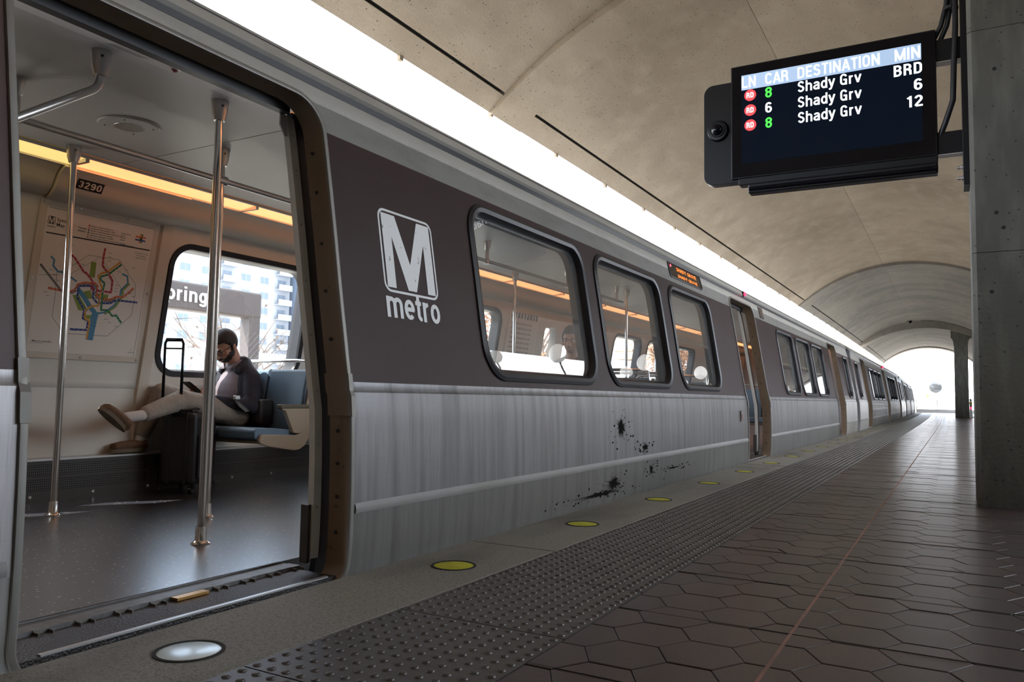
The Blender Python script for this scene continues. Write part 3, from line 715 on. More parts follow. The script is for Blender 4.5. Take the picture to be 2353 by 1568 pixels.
    # windows
    for a, b in NEARWIN:
        op = near_win_op(a, b)
        g = MB(); ring_frame(g, op, xp, [(.052,-.004),(.050,.010),(.030,.020),(.006,.014),(.0,.004),(-.012,-.02),(-.012,-.06)]); fr = P(g, 'window_frame', M['rubber'], smooth=True)
        g = MB(); mid = []
        L = loop(grow(op, -.010)); zs = sorted({round(z, 4) for _, z in L}); ops = grow(op, -.010)
        for z0, z1 in zip(zs, zs[1:]):
            i0 = rr_half(ops, z0+1e-5); i1 = rr_half(ops, z1-1e-5)
            if i0 and i1: g.add([(xp(z0)-.03,i0[0],z0),(xp(z0)-.03,i0[1],z0),(xp(z1)-.03,i1[1],z1),(xp(z1)-.03,i1[0],z1)], [(0,1,2,3)])
        Q(g, 'window_pane', M['glass'] if full else M['dkglass'], fr, weld=True, smooth='all')
    if full:
        for a, b in FARWIN:
            op = win_op(a, b); fx = lambda z: MIR(xp(z))
            g = MB(); ring_frame(g, op, fx, [(.02,-.006),(.0,-.012),(0,.02),(0,.10)]); 
            ring_frame(g, op, fx, [(.0,.10),(.006,.118),(.045,.122),(.05,.105)]); fr = P(g, 'window_frame', M['rubber'], smooth=True)
            g = MB(); zs = sorted({round(z, 4) for _, z in loop(op)})
            for z0, z1 in zip(zs, zs[1:]):
                i0 = rr_half(op, z0+1e-5); i1 = rr_half(op, z1-1e-5)
                if i0 and i1: g.add([(fx(z0)+.02,i0[0],z0),(fx(z0)+.02,i0[1],z0),(fx(z1)+.02,i1[1],z1),(fx(z1)+.02,i1[0],z1)], [(0,1,2,3)])
            Q(g, 'window_pane', M['glassfar'], fr, weld=True, smooth='all')
            g = MB(); g.box((fx(.85)+.03,a+.1,.842),(fx(.85)+.10,b-.1,.862)); Q(g, 'sill', M['alum'], fr)
        # inner linings
        lin_near = [(c-DW-.10, c+DW+.10, 0, 2.05, .001, .001) for c in DOORS]+[grow(near_win_op(*w), -.012) for w in NEARWIN]
        g = MB(); wall_strip(g, CAR0+.06, CAR1-.06, .0, 2.06, lin_near, lambda z: xp(min(z, 1.95))-.11, .2); P(g, 'inner_wall', M['white'], smooth=True, weld=True)
        lf = [grow(win_op(*w), .004) for w in FARWIN]+[(c+s*.31-.18, c+s*.31+.18, 1.0, 1.66, .06, .06) for c in DOORS for s in (-1, 1)]
        g = MB(); wall_strip(g, CAR0+.06, CAR1-.06, .0, 2.06, lf, lambda z: MIR(xp(min(z, 1.95))-.11), .2); P(g, 'inner_wall', M['white'], smooth=True, weld=True)
        g = MB(); g.box((XC-1.5,CAR0+.06,-.10),(-2.44,CAR1-.06,.012)); P(g, 'cabin_floor', M['floorv'])
        # ceiling in panels
        for a, b in ((CAR0+.06,-.2),(-.2,2.90),(2.90,4.9),(4.9,6.9),(6.9,8.9),(8.9,11.0),(11.0,14.0),(14.0,17.0),(17.0,CAR1-.06)):
            g = MB(); g.box((-4.405,a+.004,2.082),(-2.805,b-.004,2.10)); P(g, 'ceiling_panel', M['ceil'])
        g = MB(); g.box((-5.0,CAR0+.06,2.101),(-2.4,CAR1-.06,2.13)); P(g, 'ceiling_back', M['rubber'])
        # cove covers and light strips
        for side in (0, 1):
            mx = (lambda x: x) if side == 0 else MIR
            cuts = [CAR0+.06, -.0, 1.3, 2.705, 4.0, 5.3, 6.6, 7.9, 9.2, 10.6, 11.9, 13.2, 14.5, 15.8, 17.1, 18.4, 19.7, CAR1-.06]
            for a, b in zip(cuts, cuts[1:]):
                if side == 1 and any(a < c+.75 and b > c-.75 for c in DOORS):
                    for c in DOORS:
                        if a < c < b or (a < c+.75 and b > c-.75): pass
                    pieces = []
                    lo, hi = a, b
                    for c in DOORS:
                        if lo < c+.75 and hi > c-.75:
                            if lo < c-.75: pieces.append((lo, c-.75))
                            if hi > c+.75: pieces.append((c+.75, hi))
                else: pieces = [(a, b)]
                for a1, b1 in pieces:
                    if b1-a1 < .15: continue
                    g = MB(); g.prism([(mx(-4.44),a1+.012,2.070),(mx(-4.590),a1+.012,2.050),(mx(-4.590),a1+.012,2.06),(mx(-4.44),a1+.012,2.080)], (0,b1-a1-.024,0))
                    P(g, 'light_diffuser', M['led_yel'] if (side == 0 and b1 < 2.8) else M['led_warm'])
                    g = MB(); g.box((min(mx(-4.60),mx(-4.43)),b1-.012,2.044),(max(mx(-4.60),mx(-4.43)),b1+.012,2.078)); P(g, 'light_divider', M['alum'])
            for x in ((-4.425,2.070),(-4.597,2.045)):
                for a, b in ([(CAR0+.06, CAR1-.06)] if side == 0 else [(CAR0+.06,DOORS[0]-.75),(DOORS[0]+.75,DOORS[1]-.75),(DOORS[1]+.75,DOORS[2]-.75),(DOORS[2]+.75,CAR1-.06)]):
                    g = MB(); xx = mx(x[0]); g.box((xx-.006,a,x[1]-.006),(xx+.006,b,x[1]+.01)); P(g, 'light_rail', M['alum'])
            cv = [(-4.600,2.042),(-4.638,2.015),(-4.662,1.985),(-4.677,1.955),(-4.70,1.915),(-4.735,1.885),(-4.79,1.868),(-4.82,1.866)]
            if side == 0: cc = [CAR0+.06, -.4, 2.66, 3.555, 5.1, 6.75, 8.3, 11.8, 14.9, 17.0, CAR1-.06]
            else: cc = None
            rg = list(zip(cc, cc[1:])) if cc else [(DOORS[0]+.75,5.1),(5.1,6.8),(6.8,DOORS[1]-.75),(DOORS[1]+.75,13.4),(13.4,DOORS[2]-.75),(DOORS[2]+.75,CAR1-.06)]
            for k, (a, b) in enumerate(rg):
                off = .022 if (side == 0 and abs(a-2.66) < .01) else 0
                g = MB(); g.sweep([[(mx(x+off), y, z-off*.6) for x, z in cv]+[(mx(x-.02), y, z+.03) for x, z in reversed(cv)] for y in (a+.004, b-.004)], True, True); P(g, 'cove_cover', M['cove'], smooth=True)
        # heater boxes along the far wall
        fw = lambda z: MIR(xp(z)-.11)
        for a, b in ((2.50,3.62),(3.63,5.35),(5.36,8.3),(11.2,16.8)):
            g = MB(); g.box((-5.05,a,.012),(-4.90,b,.262)); h = P(g, 'heater_box', M['grille'])
            g = MB(); g.box((-5.04,a,.262),(-4.885,b,.274)); Q(g, 'top_plate', M['alum'], h)
            if b < 6:
                for z0 in (.082, .172):
                    g = MB()
                    n = int((b-a-.2)/.012)
                    for k in range(n):
                        y = a+.1+k*.012; g.box((-4.8998,y,z0),(-4.8985,y+.0035,z0+.062))
                    for k in range(5): g.box((-4.8998,a+.1,z0+k*.0145),(-4.8980,b-.1,z0+k*.0145+.003))
                    tag(Q(g, 'grille_mesh', M['sattin2'], h), kind='stuff')
                    g = MB(); g.box((-4.8999,a+.09,z0-.004),(-4.8992,b-.09,z0+.066)); Q(g, 'grille_back', M['mat_black'], h)
                for k in range(3):
                    g = MB(); g.lathe((-4.8995,a+.25+k*.4,.045), [(.011,0),(.008,.005),(.0001,.006)], 12, (1,0,0)); Q(g, 'bolt', M['sattin'], h, smooth=True)
    return e
M['tread'] = mat('black_tread_plate', (.030,.026,.024), .5, bump=('v',130,.6,.004))
M['sillm'] = mat('worn_sill', (.20,.195,.19), .45, .4, noise=[('n',40,(1,1,1),.4,.7,(.10,.09,.085),.7)])
M['leafw'] = mat('door_leaf_cream', (.80,.80,.76), .5)
M['brass'] = mat('brass', (.50,.27,.08), .35, .8)
M['dkglass'] = mat('reflective_dark_glass', (.05,.055,.06), .03, 0, .8)
M['sattin2'] = mat('grille_wire', (.16,.155,.15), .5, .6)
car = make_car(True)
car2 = make_car(False)
car2.location = (XC, CAR0+22.86, -1.0); car2['label'] = 'second train car from the camera, coupled behind the big brown one'
d2 = bend(CAR0+45.7)-bend(CAR0+22.86)
car2.rotation_euler = (0, 0, -math.atan(d2/22.86)+math.radians(0)); car2.location.x += -.0
car3 = copy_tree(car2); car3['label'] = 'third and farthest train car, small beyond the second one'
d3 = bend(CAR0+66)-bend(CAR0+45.7)
car3.location = (XC+bend(CAR0+45.7)-.02, CAR0+45.72, -1.0); car3.rotation_euler = (0, 0, -math.atan(d3/20.5))
car0 = copy_tree(car2); car0['label'] = 'train car coupled behind the nearest one, left of the open door'; car0.location = (XC, CAR0-22.86, -1.0); car0.rotation_euler = (0, 0, 0)
# things fixed on the near car's outside
# logo on the brown band
def onband(y, z, o=.0015): return Vector((xp(z)+o, y, z))
lg = empty('metro_logo', 'white letter M in a rounded frame over the word metro on the brown band', 'logo', tuple(onband(2.93, 1.3)))
def bandmesh(name, polys, par, m=M['decal'], o=.0016):
    g = MB()
    for P in polys:
        pts = []
        for i, (y, z) in enumerate(P):
            y2, z2 = P[(i+1) % len(P)]; n = max(1, int(math.hypot(y2-y, z2-z)/.06))
            for k in range(n): pts.append((y+(y2-y)*k/n, z+(z2-z)*k/n))
        tri = tessellate_polygon([[Vector((y, z, 0)) for y, z in pts]])
        g.add([onband(y, z, o)-Vector(par.location) for y, z in pts], [tuple(t) for t in tri])
    return g.build(name, m, par)
y0, y1, z0, z1 = 2.722, 3.138, 1.168, 1.556
def rrp(y0, y1, z0, z1, r, n=6):
    P = []
    for cy, cz, a0 in ((y1-r, z0+r, -90), (y1-r, z1-r, 0), (y0+r, z1-r, 90), (y0+r, z0+r, 180)):
        for k in range(n+1):
            a = math.radians(a0+90*k/n); P.append((cy+r*math.cos(a), cz+r*math.sin(a)))
    return P
g = MB(); A = rrp(y0, y1, z0, z1, .045); Bq = rrp(y0+.011, y1-.011, z0+.011, z1-.011, .036); n = len(A)
g.add([onband(y, z)-Vector(lg.location) for y, z in A+Bq], [(i, (i+1) % n, n+(i+1) % n, n+i) for i in range(n)]); g.build('logo_frame', M['decal'], lg)
Mh = [(2.745,1.19),(2.745,1.535),(2.845,1.535),(2.930,1.315),(3.015,1.535),(3.115,1.535),(3.115,1.19),(3.052,1.19),(3.052,1.43),(2.962,1.19),(2.898,1.19),(2.808,1.43),(2.808,1.19)]
bandmesh('letter_m', [Mh], lg)
word('word_metro', 'metro', .128, M['decal'], lambda a, b: onband(2.722+a, 1.052+b, .0018)-Vector(lg.location), lg, .155, 1, .413, gap=.055)
# side destination display
ld = empty('destination_display', 'small orange LED destination display above the third train window', 'display', tuple(onband(7.6, 1.95)))
def lbuild(g, name, m, par, **k): return g.build(name, m, par, shift=par.location, **k)
dop = (7.10, 8.16, 1.872, 2.004, .03, .03)
g = MB(); ring_frame(g, dop, xp, [(.014,.0005),(.012,.008),(.0,.010),(-.004,.004)]); lbuild(g, 'bezel', M['rubber'], ld, smooth=True)
P = loop(dop, 4); g = MB(); tri = tessellate_polygon([[Vector((y, z, 0)) for y, z in P]]); g.add([onband(y, z, .004) for y, z in P], [tuple(t) for t in tri]); lbuild(g, 'display_glass', M['ledglass'], ld, fixn=False)
for row, s in ((1.950, 'SHADY GROVE'), (1.888, 'SHADY GROVE')):
    cu = bpy.data.curves.new('t', 'FONT'); cu.body = s; cu.size = .055 if row > 1.9 else .045; cu.resolution_u = 1; tt = bpy.data.objects.new('t', cu)
    me = bpy.data.meshes.new_from_object(tt); bpy.data.objects.remove(tt); mxx = max(v.co.x for v in me.vertices)
    for v in me.vertices: v.co = onband(7.34+v.co.x/mxx*.66, row+v.co.y, .0065)-Vector(ld.location)
    me.materials.clear(); me.materials.append(M['led_or']); o = bpy.data.objects.new('led_text', me); COL.objects.link(o); o.parent = ld
g = MB(); g.lathe(onband(7.17, 1.975, .005), [(.02,0),(.0001,.002)], 12, (1,0,0)); lbuild(g, 'line_dot', M['red'], ld)
# red door light, louvre, intercom
for y, cz, lab in ((10.2, 2.075, 'small glowing red lamp above the second open train door'),):
    e = empty('door_lamp', lab, 'lamp', tuple(onband(y, cz)))
    g = MB(); g.lathe(onband(y, cz, -.005), [(.040,0),(.036,.02),(.028,.022)], 16, (1,0,0)); lbuild(g, 'lamp_base', M['rubber'], e)
    g = MB(); g.ball(onband(y, cz, .022), .026, 12); lbuild(g, 'lamp_lens', M['red'], e, smooth=True)
e = empty('door_lamp', 'tiny red lamp above a door of the distant second car', 'lamp', (-2.36+bend(33), 33.0, 2.06))
g = MB(); g.ball((0,0,0), .05, 10); g.build('lamp_lens', M['red'], e, smooth=True); g = MB(); g.lathe((-.04,0,0), [(.06,0),(.05,.03)], 12, (1,0,0)); g.build('lamp_base', M['rubber'], e)
e = empty('vent_louvre', 'small brown louvred vent high on the train after the second door', 'vent', tuple(onband(11.1, 1.92)))
g = MB(); g.sweep([[(xp(z)+.002, y, z) for z in (1.84,1.90,1.96,2.0)]+[(xp(z)-.01, y, z) for z in (2.0,1.96,1.90,1.84)] for y in (10.98,11.24)], True, True); lbuild(g, 'vent_back', M['rubber'], e)
for k in range(9):
    z = 1.85+k*.0175; g = MB(); g.box((xp(z)-.002,10.98,z),(xp(z)+.010,11.24,z+.007)); lbuild(g, 'slat', M['jamb'], e)
e = empty('door_call_box', 'small steel call box on the lower side of the train before the second door', 'call box', tuple(onband(8.94, .53)))
g = MB(); g.box((xp(.5)-.002,8.91,.47),(xp(.5)+.014,8.97,.59)); lbuild(g, 'plate', M['frame'], e, bevel=.004)
g = MB(); g.box((xp(.5)+.014,8.925,.49),(xp(.5)+.017,8.955,.555)); lbuild(g, 'red_label', M['dred'], e)
# tar splashes: flat stains with a shape of their own
def splat(y, z, ry, rz, seed, spikes=22):
    rnd = random.Random(seed); P = []
    for k in range(spikes*2):
        a = PI*2*k/(spikes*2); r = (rnd.uniform(.75, 1.5) if k % 2 else rnd.uniform(.35, .75)); P.append((y+ry*r*math.cos(a), z+rz*r*math.sin(a)))
    tri = tessellate_polygon([[Vector((a, b, 0)) for a, b in P]]); g = MB(); g.add([onband(a, b, .0013)-Vector((XC, CAR0, -1)) for a, b in P], [tuple(t) for t in tri]); g.build('tar_stain', M['soot'], car); g = MB()
    rnd2 = random.Random(seed+1)
    for k in range(26):
        a, r, q = rnd2.uniform(0, 2*PI), rnd2.uniform(1.1, 2.6), rnd2.uniform(.002, .008)
        cy, cz = y+ry*r*math.cos(a)*1.3, z+rz*r*math.sin(a)
        if cz < .02 or .22 < cz < .29: continue
        g.add([onband(cy+2.2*q*math.cos(t), cz+q*math.sin(t), .0013)-Vector((XC, CAR0, -1)) for t in [j*PI/3 for j in range(6)]], [(0,1,2,3,4,5)])
    tag(g.build('tar_specks', M['soot'], car), kind='stuff')
splat(5.32, .50, .085, .065, 3); splat(5.81, .335, .08, .026, 5); splat(5.17, .115, .13, .050, 8); splat(4.95, .060, .40, .020, 9); splat(5.95, .155, .05, .040, 11); splat(6.5, .13, .22, .010, 12, 14)

# ------------------------------------------------------------------ things in the cabin
def pole(x, y, label, z1=2.082):
    e = empty('grab_pole', label, 'pole', (x, y, .012), group='floor to ceiling grab poles')
    h = z1-.012
    g = MB(); g.tube([(0,0,.02),(0,0,h-.02)], .0175, 20); g.build('tube', M['chrome'], e, smooth=True)
    g = MB(); g.lathe((0,0,0), [(.043,0),(.043,.006),(.036,.010),(.030,.016),(.026,.022),(.024,.075),(.022,.080)], 28); g.build('floor_socket', M['chrome'], e, smooth=True)
    g = MB(); g.lathe((0,0,h), [(.040,0),(.040,-.004),(.035,-.06),(.027,-.085),(.0255,-.095)], 28); g.build('ceiling_socket', M['sattin'], e, smooth=True)
    g = MB(); g.lathe((.033,-.012,h-.03), [(.006,0),(.006,.004),(.003,.004),(.003,0)], 10, (.94,-.34,0)); g.build('set_screw', M['mat_black'], e)
    return e
pole(-3.010, 2.465, 'nearest shiny steel grab pole just inside the open door')
pole(-4.324, 2.558, 'steel grab pole in front of the system map')
pole(-3.605, 2.985, 'steel grab pole mostly hidden behind the nearest pole')
pole(-4.22, 7.50, 'steel grab pole seen through the first train window')
pole(-3.01, 8.72, 'steel grab pole seen at the left of the third train window')
pole(-3.605, 9.3, 'steel grab pole in the middle of the second vestibule'); pole(-4.2, 9.0, 'steel grab pole toward the far wall by the second door')
pole(-3.01, 11.1, 'steel grab pole beyond the second open door')
pole(-3.605, .6, 'steel grab pole in the vestibule hidden left of the open door')
# long overhead rail on hangers
e = empty('overhead_rail', 'long steel overhead handrail under the car ceiling', 'handrail', (-3.605, 1.86, 1.905))
g = MB(); g.tube([(0,-.9,0),(0,7.3,0)], .0165, 16); g.build('tube', M['sattin'], e, smooth=True)
for dy in (.0, 4.03, 5.68, 7.1):
    g = MB(); g.lathe((0,dy,.180), [(.036,0),(.036,-.004),(.026,-.07),(.018,-.08),(.018,-.16),(.024,-.165),(.024,-.205)], 18); g.build('hanger', M['sattin'], e, smooth=True)
g = MB(); g.lathe((0,1.125,0), [(.027,-.03),(.027,.03)], 18, (0,1,0)); g.build('tee_joint', M['sattin'], e, smooth=True)
# curved rail nearer the door
e = empty('curved_rail', 'bent steel ceiling handrail at the top left of the doorway', 'handrail', (-3.0, 1.865, 2.082))
pts = [(0,0,-.05),(0,0,-.11)]
for k in range(1, 8):
    a = math.radians(54)*k/7; pts.append((0, -.075*(1-math.cos(a)), -.11-.075*math.sin(a)))
pts += [(0,-.24,-.325),(0,-.50,-.515),(0,-.66,-.66),(0,-.72,-.80),(0,-.72,-1.2)]
g = MB(); g.tube(pts, .0165, 16); g.build('tube', M['sattin'], e, smooth=True)
g = MB(); g.lathe((0,0,0), [(.040,0),(.040,-.004),(.034,-.07),(.029,-.085),(.025,-.10)], 24); g.build('ceiling_socket', M['sattin'], e, smooth=True)
g = MB(); g.lathe((.033,-.018,-.03), [(.006,0),(.006,.003),(.0001,.003)], 10, (.9,-.4,0)); g.build('set_screw', M['mat_black'], e)
# speaker
e = empty('ceiling_speaker', 'round white ceiling speaker with grey perforated grille inside the car', 'speaker', (-3.707, 2.474, 2.082))
g = MB(); g.lathe((0,0,0), [(.150,0),(.150,-.006),(.143,-.012),(.075,-.013),(.072,-.010),(.0001,-.010)], 48); g.build('speaker_disc', M['ceil'], e, smooth=True)
g = MB(); g.lathe((0,0,-.0125), [(.072,0),(.070,-.002),(.0001,-.002)], 32); g.build('grille', M['grille2'] if 'grille2' in M else M['alum'], e)
g = MB()
for a in range(-10, 11):
    for b in range(-12, 13):
        x, y = a*.0068, (b+(a % 2)*.5)*.0060
        if x*x+y*y < .068**2: g.lathe((x,y,-.0148), [(.0021,0),(.0001,-.0004)], 5)
tag(g.build('grille_holes', M['mat_black'], e), kind='stuff')
for k in range(4):
    a = PI/4+PI/2*k; g = MB(); g.lathe((.115*math.cos(a),.115*math.sin(a),-.0125), [(.005,0),(.004,-.002),(.0001,-.002)], 8); g.build('screw', M['mat_black'], e)
# car number plate on the cove
def covept(y, t, off=.0015):                             # t 0..1 down the cove cover
    P = [(-4.616,2.002),(-4.640,1.972),(-4.655,1.942),(-4.678,1.902)]
    s = t*3; i = min(2, int(s)); f = s-i
    a, b = Vector((P[i][0],0,P[i][1])), Vector((P[i+1][0],0,P[i+1][1])); n = Vector((-(b-a).z,0,(b-a).x)).normalized()
    if n.x < 0: n = -n
    p = a.lerp(b, f)+n*off; return Vector((p.x, y, p.z))
e = empty('number_plate', 'black number plate reading 3290 under the orange light strip', 'sign', tuple(covept(2.86, .4)))
g = MB(); n = 6; g.add([covept(y, .12+.60*k/n) for k in range(n+1) for y in (2.775, 2.945)], [(2*k, 2*k+1, 2*k+3, 2*k+2) for k in range(n)]); lbuild(g, 'plate', M['mat_black'], e)
word('digits', '3290', .044, M['white'], lambda a, b: covept(2.786+a, .64-b/.044*.42, .003)-Vector(e.location), e, .17, 1, .150)
# system map
MK = .155/.94
def mp(y, z, o=0): return Vector((MIR(xp(z)-.11)+.003+o, y, z))
e = empty('system_map', 'framed white metro system map with coloured lines on the far wall', 'map', tuple(mp(3.06, .90)))
g = MB()
def plate(g, y0, y1, z0, z1, o0, o1):
    zc = [z0]+[z for z in (.8,.89,1.09,1.35,1.6,1.82) if z0+.01 < z < z1-.01]+[z1]
    ring = lambda z: [mp(y0,z,o0),mp(y1,z,o0),mp(y1,z,o1),mp(y0,z,o1)]
    g.sweep([ring(z) for z in zc], True, True)
plate(g, 2.645, 3.462, .895, 1.862, -.002, .008); lbuild(g, 'frame_plate', M['cove'], e, bevel=.004)
g = MB(); plate(g, 2.690, 3.428, .935, 1.820, .008, .0095); lbuild(g, 'map_sheet', M['paper'], e)
def flat(name, col, polys, o, rough=.4):
    g = MB()
    for k, P in enumerate(polys):
        tri = tessellate_polygon([[Vector((y, z, 0)) for y, z in P]]); g.add([mp(y, z, o+(k % 6)*3e-5) for y, z in P], [tuple(t) for t in tri])
    m = M.get('print_'+name) or mat('print_'+name, col, rough); M['print_'+name] = m
    return lbuild(g, name, m, e, fixn=False)
def ribbon(P, w):
    out = []; Q = []
    for (a, b), (c, d) in zip(P, P[1:]):
        k = max(1, int(abs(d-b)/.06))
        Q += [(a+(c-a)*i/k, b+(d-b)*i/k) for i in range(k)]
    P = Q+[P[-1]]
    for (a, b), (c, d) in zip(P, P[1:]):
        L = math.hypot(c-a, d-b) or 1; nx, nz = -(d-b)/L*w/2, (c-a)/L*w/2
        out.append([(a+nx,b+nz),(a-nx,b-nz),(c-nx,d-nz),(c+nx,d+nz)])
    for (a, b) in P[1:-1]: out.append([(a+w/2*math.cos(t*PI/4), b+w/2*math.sin(t*PI/4)) for t in range(8)])
    return out
def dots(P, r, step=.028):
    out = []; acc = 0
    for (a, b), (c, d) in zip(P, P[1:]):
        L = math.hypot(c-a, d-b); s = step-acc
        while s < L: x, z = a+(c-a)*s/L, b+(d-b)*s/L; out.append([(x+r*math.cos(t*PI/3), z+r*math.sin(t*PI/3)) for t in range(6)]); s += step
        acc = (acc+L) % step
    return out
LN = {
'red' : [(2.841, 1.593), (2.851, 1.566), (2.902, 1.537), (2.974, 1.459), (2.994, 1.451), (3.043, 1.405), (3.043, 1.356), (3.07, 1.35), (3.119, 1.352), (3.179, 1.351), (3.177, 1.427), (3.14, 1.472), (3.093, 1.515), (3.089, 1.575), (3.092, 1.629)] ,
'orange' : [(2.767, 1.329), (2.844, 1.323), (2.918, 1.327), (2.937, 1.342), (2.949, 1.374), (2.985, 1.39), (3.062, 1.396), (3.081, 1.38), (3.084, 1.323), (3.118, 1.298), (3.183, 1.304), (3.22, 1.328), (3.271, 1.33), (3.336, 1.399)] ,
'silver' : [(2.844, 1.321), (2.923, 1.316), (2.947, 1.336), (2.961, 1.371), (3.001, 1.384), (3.056, 1.386), (3.071, 1.374), (3.074, 1.322), (3.116, 1.287), (3.185, 1.292), (3.226, 1.317)] ,
'blue' : [(2.941, 1.088), (3.052, 1.091), (3.053, 1.152), (3.015, 1.164), (3.016, 1.217), (2.957, 1.296), (2.958, 1.364), (3.018, 1.374), (3.055, 1.372), (3.062, 1.302), (3.093, 1.274), (3.121, 1.272), (3.186, 1.280), (3.224, 1.305), (3.379, 1.306)] ,
'yellow' : [(3.062, 1.031), (3.062, 1.096), (3.064, 1.149), (3.028, 1.168), (3.024, 1.217), (3.062, 1.248), (3.106, 1.253), (3.109, 1.288), (3.112, 1.373), (3.088, 1.416), (3.074, 1.446), (3.1, 1.468), (3.134, 1.481), (3.212, 1.557)] ,
'green' : [(3.284, 1.158), (3.241, 1.205), (3.213, 1.198), (3.174, 1.232), (3.129, 1.23), (3.12, 1.35), (3.125, 1.405), (3.094, 1.423), (3.091, 1.442), (3.14, 1.464), (3.222, 1.542)] }
flat('map_outline', (.30,.32,.30), ribbon([(2.991, 1.567), (3.066, 1.568), (3.201, 1.57), (3.348, 1.422), (3.354, 1.323), (3.35, 1.215), (3.198, 1.062), (2.93, 1.059), (2.881, 1.085), (2.819, 1.156), (2.817, 1.313), (2.806, 1.427), (2.894, 1.484), (2.991, 1.567)], .0035)+ribbon([(3.066,1.565),(2.89,1.43),(2.70,1.40)], .0025)+ribbon([(3.08,1.56),(3.30,1.33)], .0025), .0097)
for P_ in [[(3.013, 1.529), (3.049, 1.529), (3.053, 1.429), (3.016, 1.431)], [(2.926, 1.304), (2.967, 1.309), (3.045, 1.212), (2.978, 1.213)], [(2.994, 1.334), (3.038, 1.348), (3.062, 1.297), (3.017, 1.288)], [(3.073, 1.329), (3.165, 1.334), (3.162, 1.305), (3.078, 1.299)], [(3.02,1.185),(3.075,1.19),(3.07,1.165),(3.03,1.16)]]+ribbon([(3.156,1.205),(3.225,1.262),(3.265,1.335),(3.258,1.372),(3.30,1.425)], .014): flat('park_area', (.25,.36,.05), [P_], .0098)
flat('river', (.08,.28,.46), ribbon([(2.755, 1.522), (2.779, 1.503), (2.778, 1.467), (2.812, 1.436), (2.856, 1.435), (2.939, 1.391)], .012)+ribbon([(2.954, 1.344), (2.998, 1.305), (3.056, 1.236), (3.091, 1.207)], .030)+ribbon([(3.091,1.2),(3.156, 1.216), (3.214, 1.268), (3.248, 1.335), (3.246, 1.374), (3.289, 1.426), (3.277, 1.472), (3.237, 1.482)], .012)+ribbon([(3.095,1.215),(3.088,1.15),(3.082,1.028)], .045), .0099)
COLS = {'red':(.42,.01,.03),'orange':(.65,.14,.03),'silver':(.22,.20,.20),'blue':(.012,.05,.25),'yellow':(.72,.36,.03),'green':(.0,.19,.05)}
for i, k in enumerate(('silver','orange','blue','yellow','green','red')): flat(k+'_line', COLS[k], ribbon(LN[k], .0125), .0101+i*.0002)
flat('silver_spur', (.05,.05,.05), ribbon([(2.7,1.465),(2.844,1.327)], .012), .0113)
st = []
for k in LN: st += dots(LN[k], .0028)
st += dots([(2.7,1.465),(2.844,1.327)], .0028, .012); tag(flat('station_dots', (.75,.72,.66), st, .0115), kind='stuff')
big = [(2.856,1.320),(2.945,1.340),(3.07,1.35),(3.119,1.351),(3.136,1.470),(3.113,1.288),(3.020,1.217),(3.055,1.098),(3.225,1.308)]
flat('transfer_rings', (.03,.03,.03), [[(x+.0088*math.cos(t*PI/6), z+.0088*math.sin(t*PI/6)) for t in range(12)] for x, z in big], .0117)
flat('transfer_dots', (.75,.72,.66), [[(x+.0062*math.cos(t*PI/5), z+.0062*math.sin(t*PI/5)) for t in range(10)] for x, z in big], .0118)
flat('title_bar', (.01,.01,.01), ribbon([(2.703, 1.660), (3.41, 1.668)], .008)+ribbon([(2.700,1.812),(3.425,1.815)], .002)+ribbon([(3.424,1.815),(3.412,.937)], .002), .0102)
q = .0102
flat('logo_square', (.02,.02,.02), [rrp(2.703, 2.748, 1.715, 1.762, .006)], q)
fm = lambda pts: [(2.7255+(y-2.93)*.105, 1.7385+(z-1.362)*.115) for y, z in pts]; flat('logo_m', (.72,.68,.60), [fm(Mh)], q+.0002)
uyv = (mp(3,1.5)-mp(3,1.0)).normalized()
def mtext(s, y, z, size, m=None, name='map_text', sx=1):
    p = mp(y, z, .0103)-Vector(e.location); return text(name, s, size, m or M['ink'], p, (0,1,0), uyv, sx, e, depth=.0002, bold=.012)
M['ink'] = mat('print_ink', (.02,.02,.02), .5)
mtext('metro', 2.703, 1.695, .020); mtext('System', 2.757, 1.738, .030); mtext('Map', 2.757, 1.708, .030)
mtext('Terminal', 2.893, 1.722, .0155); mtext('stations', 2.893, 1.705, .0155)
legend = ['Red Line - Glenmont / Shady Grove', 'Orange Line - New Carrollton / Vienna', 'Blue Line - Franconia-Springfield / Downtown Largo', 'Green Line - Branch Av / Greenbelt', 'Yellow Line - Huntington / Greenbelt', 'Silver Line - Ashburn / Downtown Largo / New Carrollton']
for i, s in enumerate(legend):
    z = 1.752-i*.0145; mtext(s, 2.975, z-.004, .0105)
    k = ('red','orange','blue','green','yellow','silver')[i]
    flat('legend_dot', None, [], 0) if 0 else None
    g = MB(); P = [(2.963+.0052*math.cos(t*PI/5), z+.0052*math.sin(t*PI/5)) for t in range(10)]; g.add([mp(y, zz, .0104) for y, zz in P], [tuple(range(10))]); lbuild(g, 'legend_dot', M['print_'+k+'_line'], e, fixn=False)
for i, s in enumerate(['Station Features', 'Parking', 'Transfer', 'Airport', '', 'Connecting Rail Systems']): mtext(s, 3.185, 1.742-i*.0145, .0105)
g = MB(); plate(g, 3.300, 3.405, 1.588, 1.648, .0095, .0105); lbuild(g, 'notice', M['paper'], e); 
for i, s in enumerate(['Alternating Y trains', 'to Greenbelt', 'begin Dec. 2025']): text('map_text', s, .0125, M['ink'], mp(3.352, 1.632-i*.016, .0108)-Vector(e.location), (0,1,0), uyv, 1, e, depth=.0002, align='CENTER')
mtext('Metro is accessible.', 2.718, .995, .0155); flat('underline', (.02,.02,.02), ribbon([(2.706,.988),(2.79,.988)], .0015), q)
flat('inset_map', (.72,.36,.03), ribbon([(3.325,1.70),(3.325,1.765)], .010), .0103); flat('inset_green', (0,.19,.05), ribbon([(3.337,1.705),(3.337,1.765)], .010), .0104)
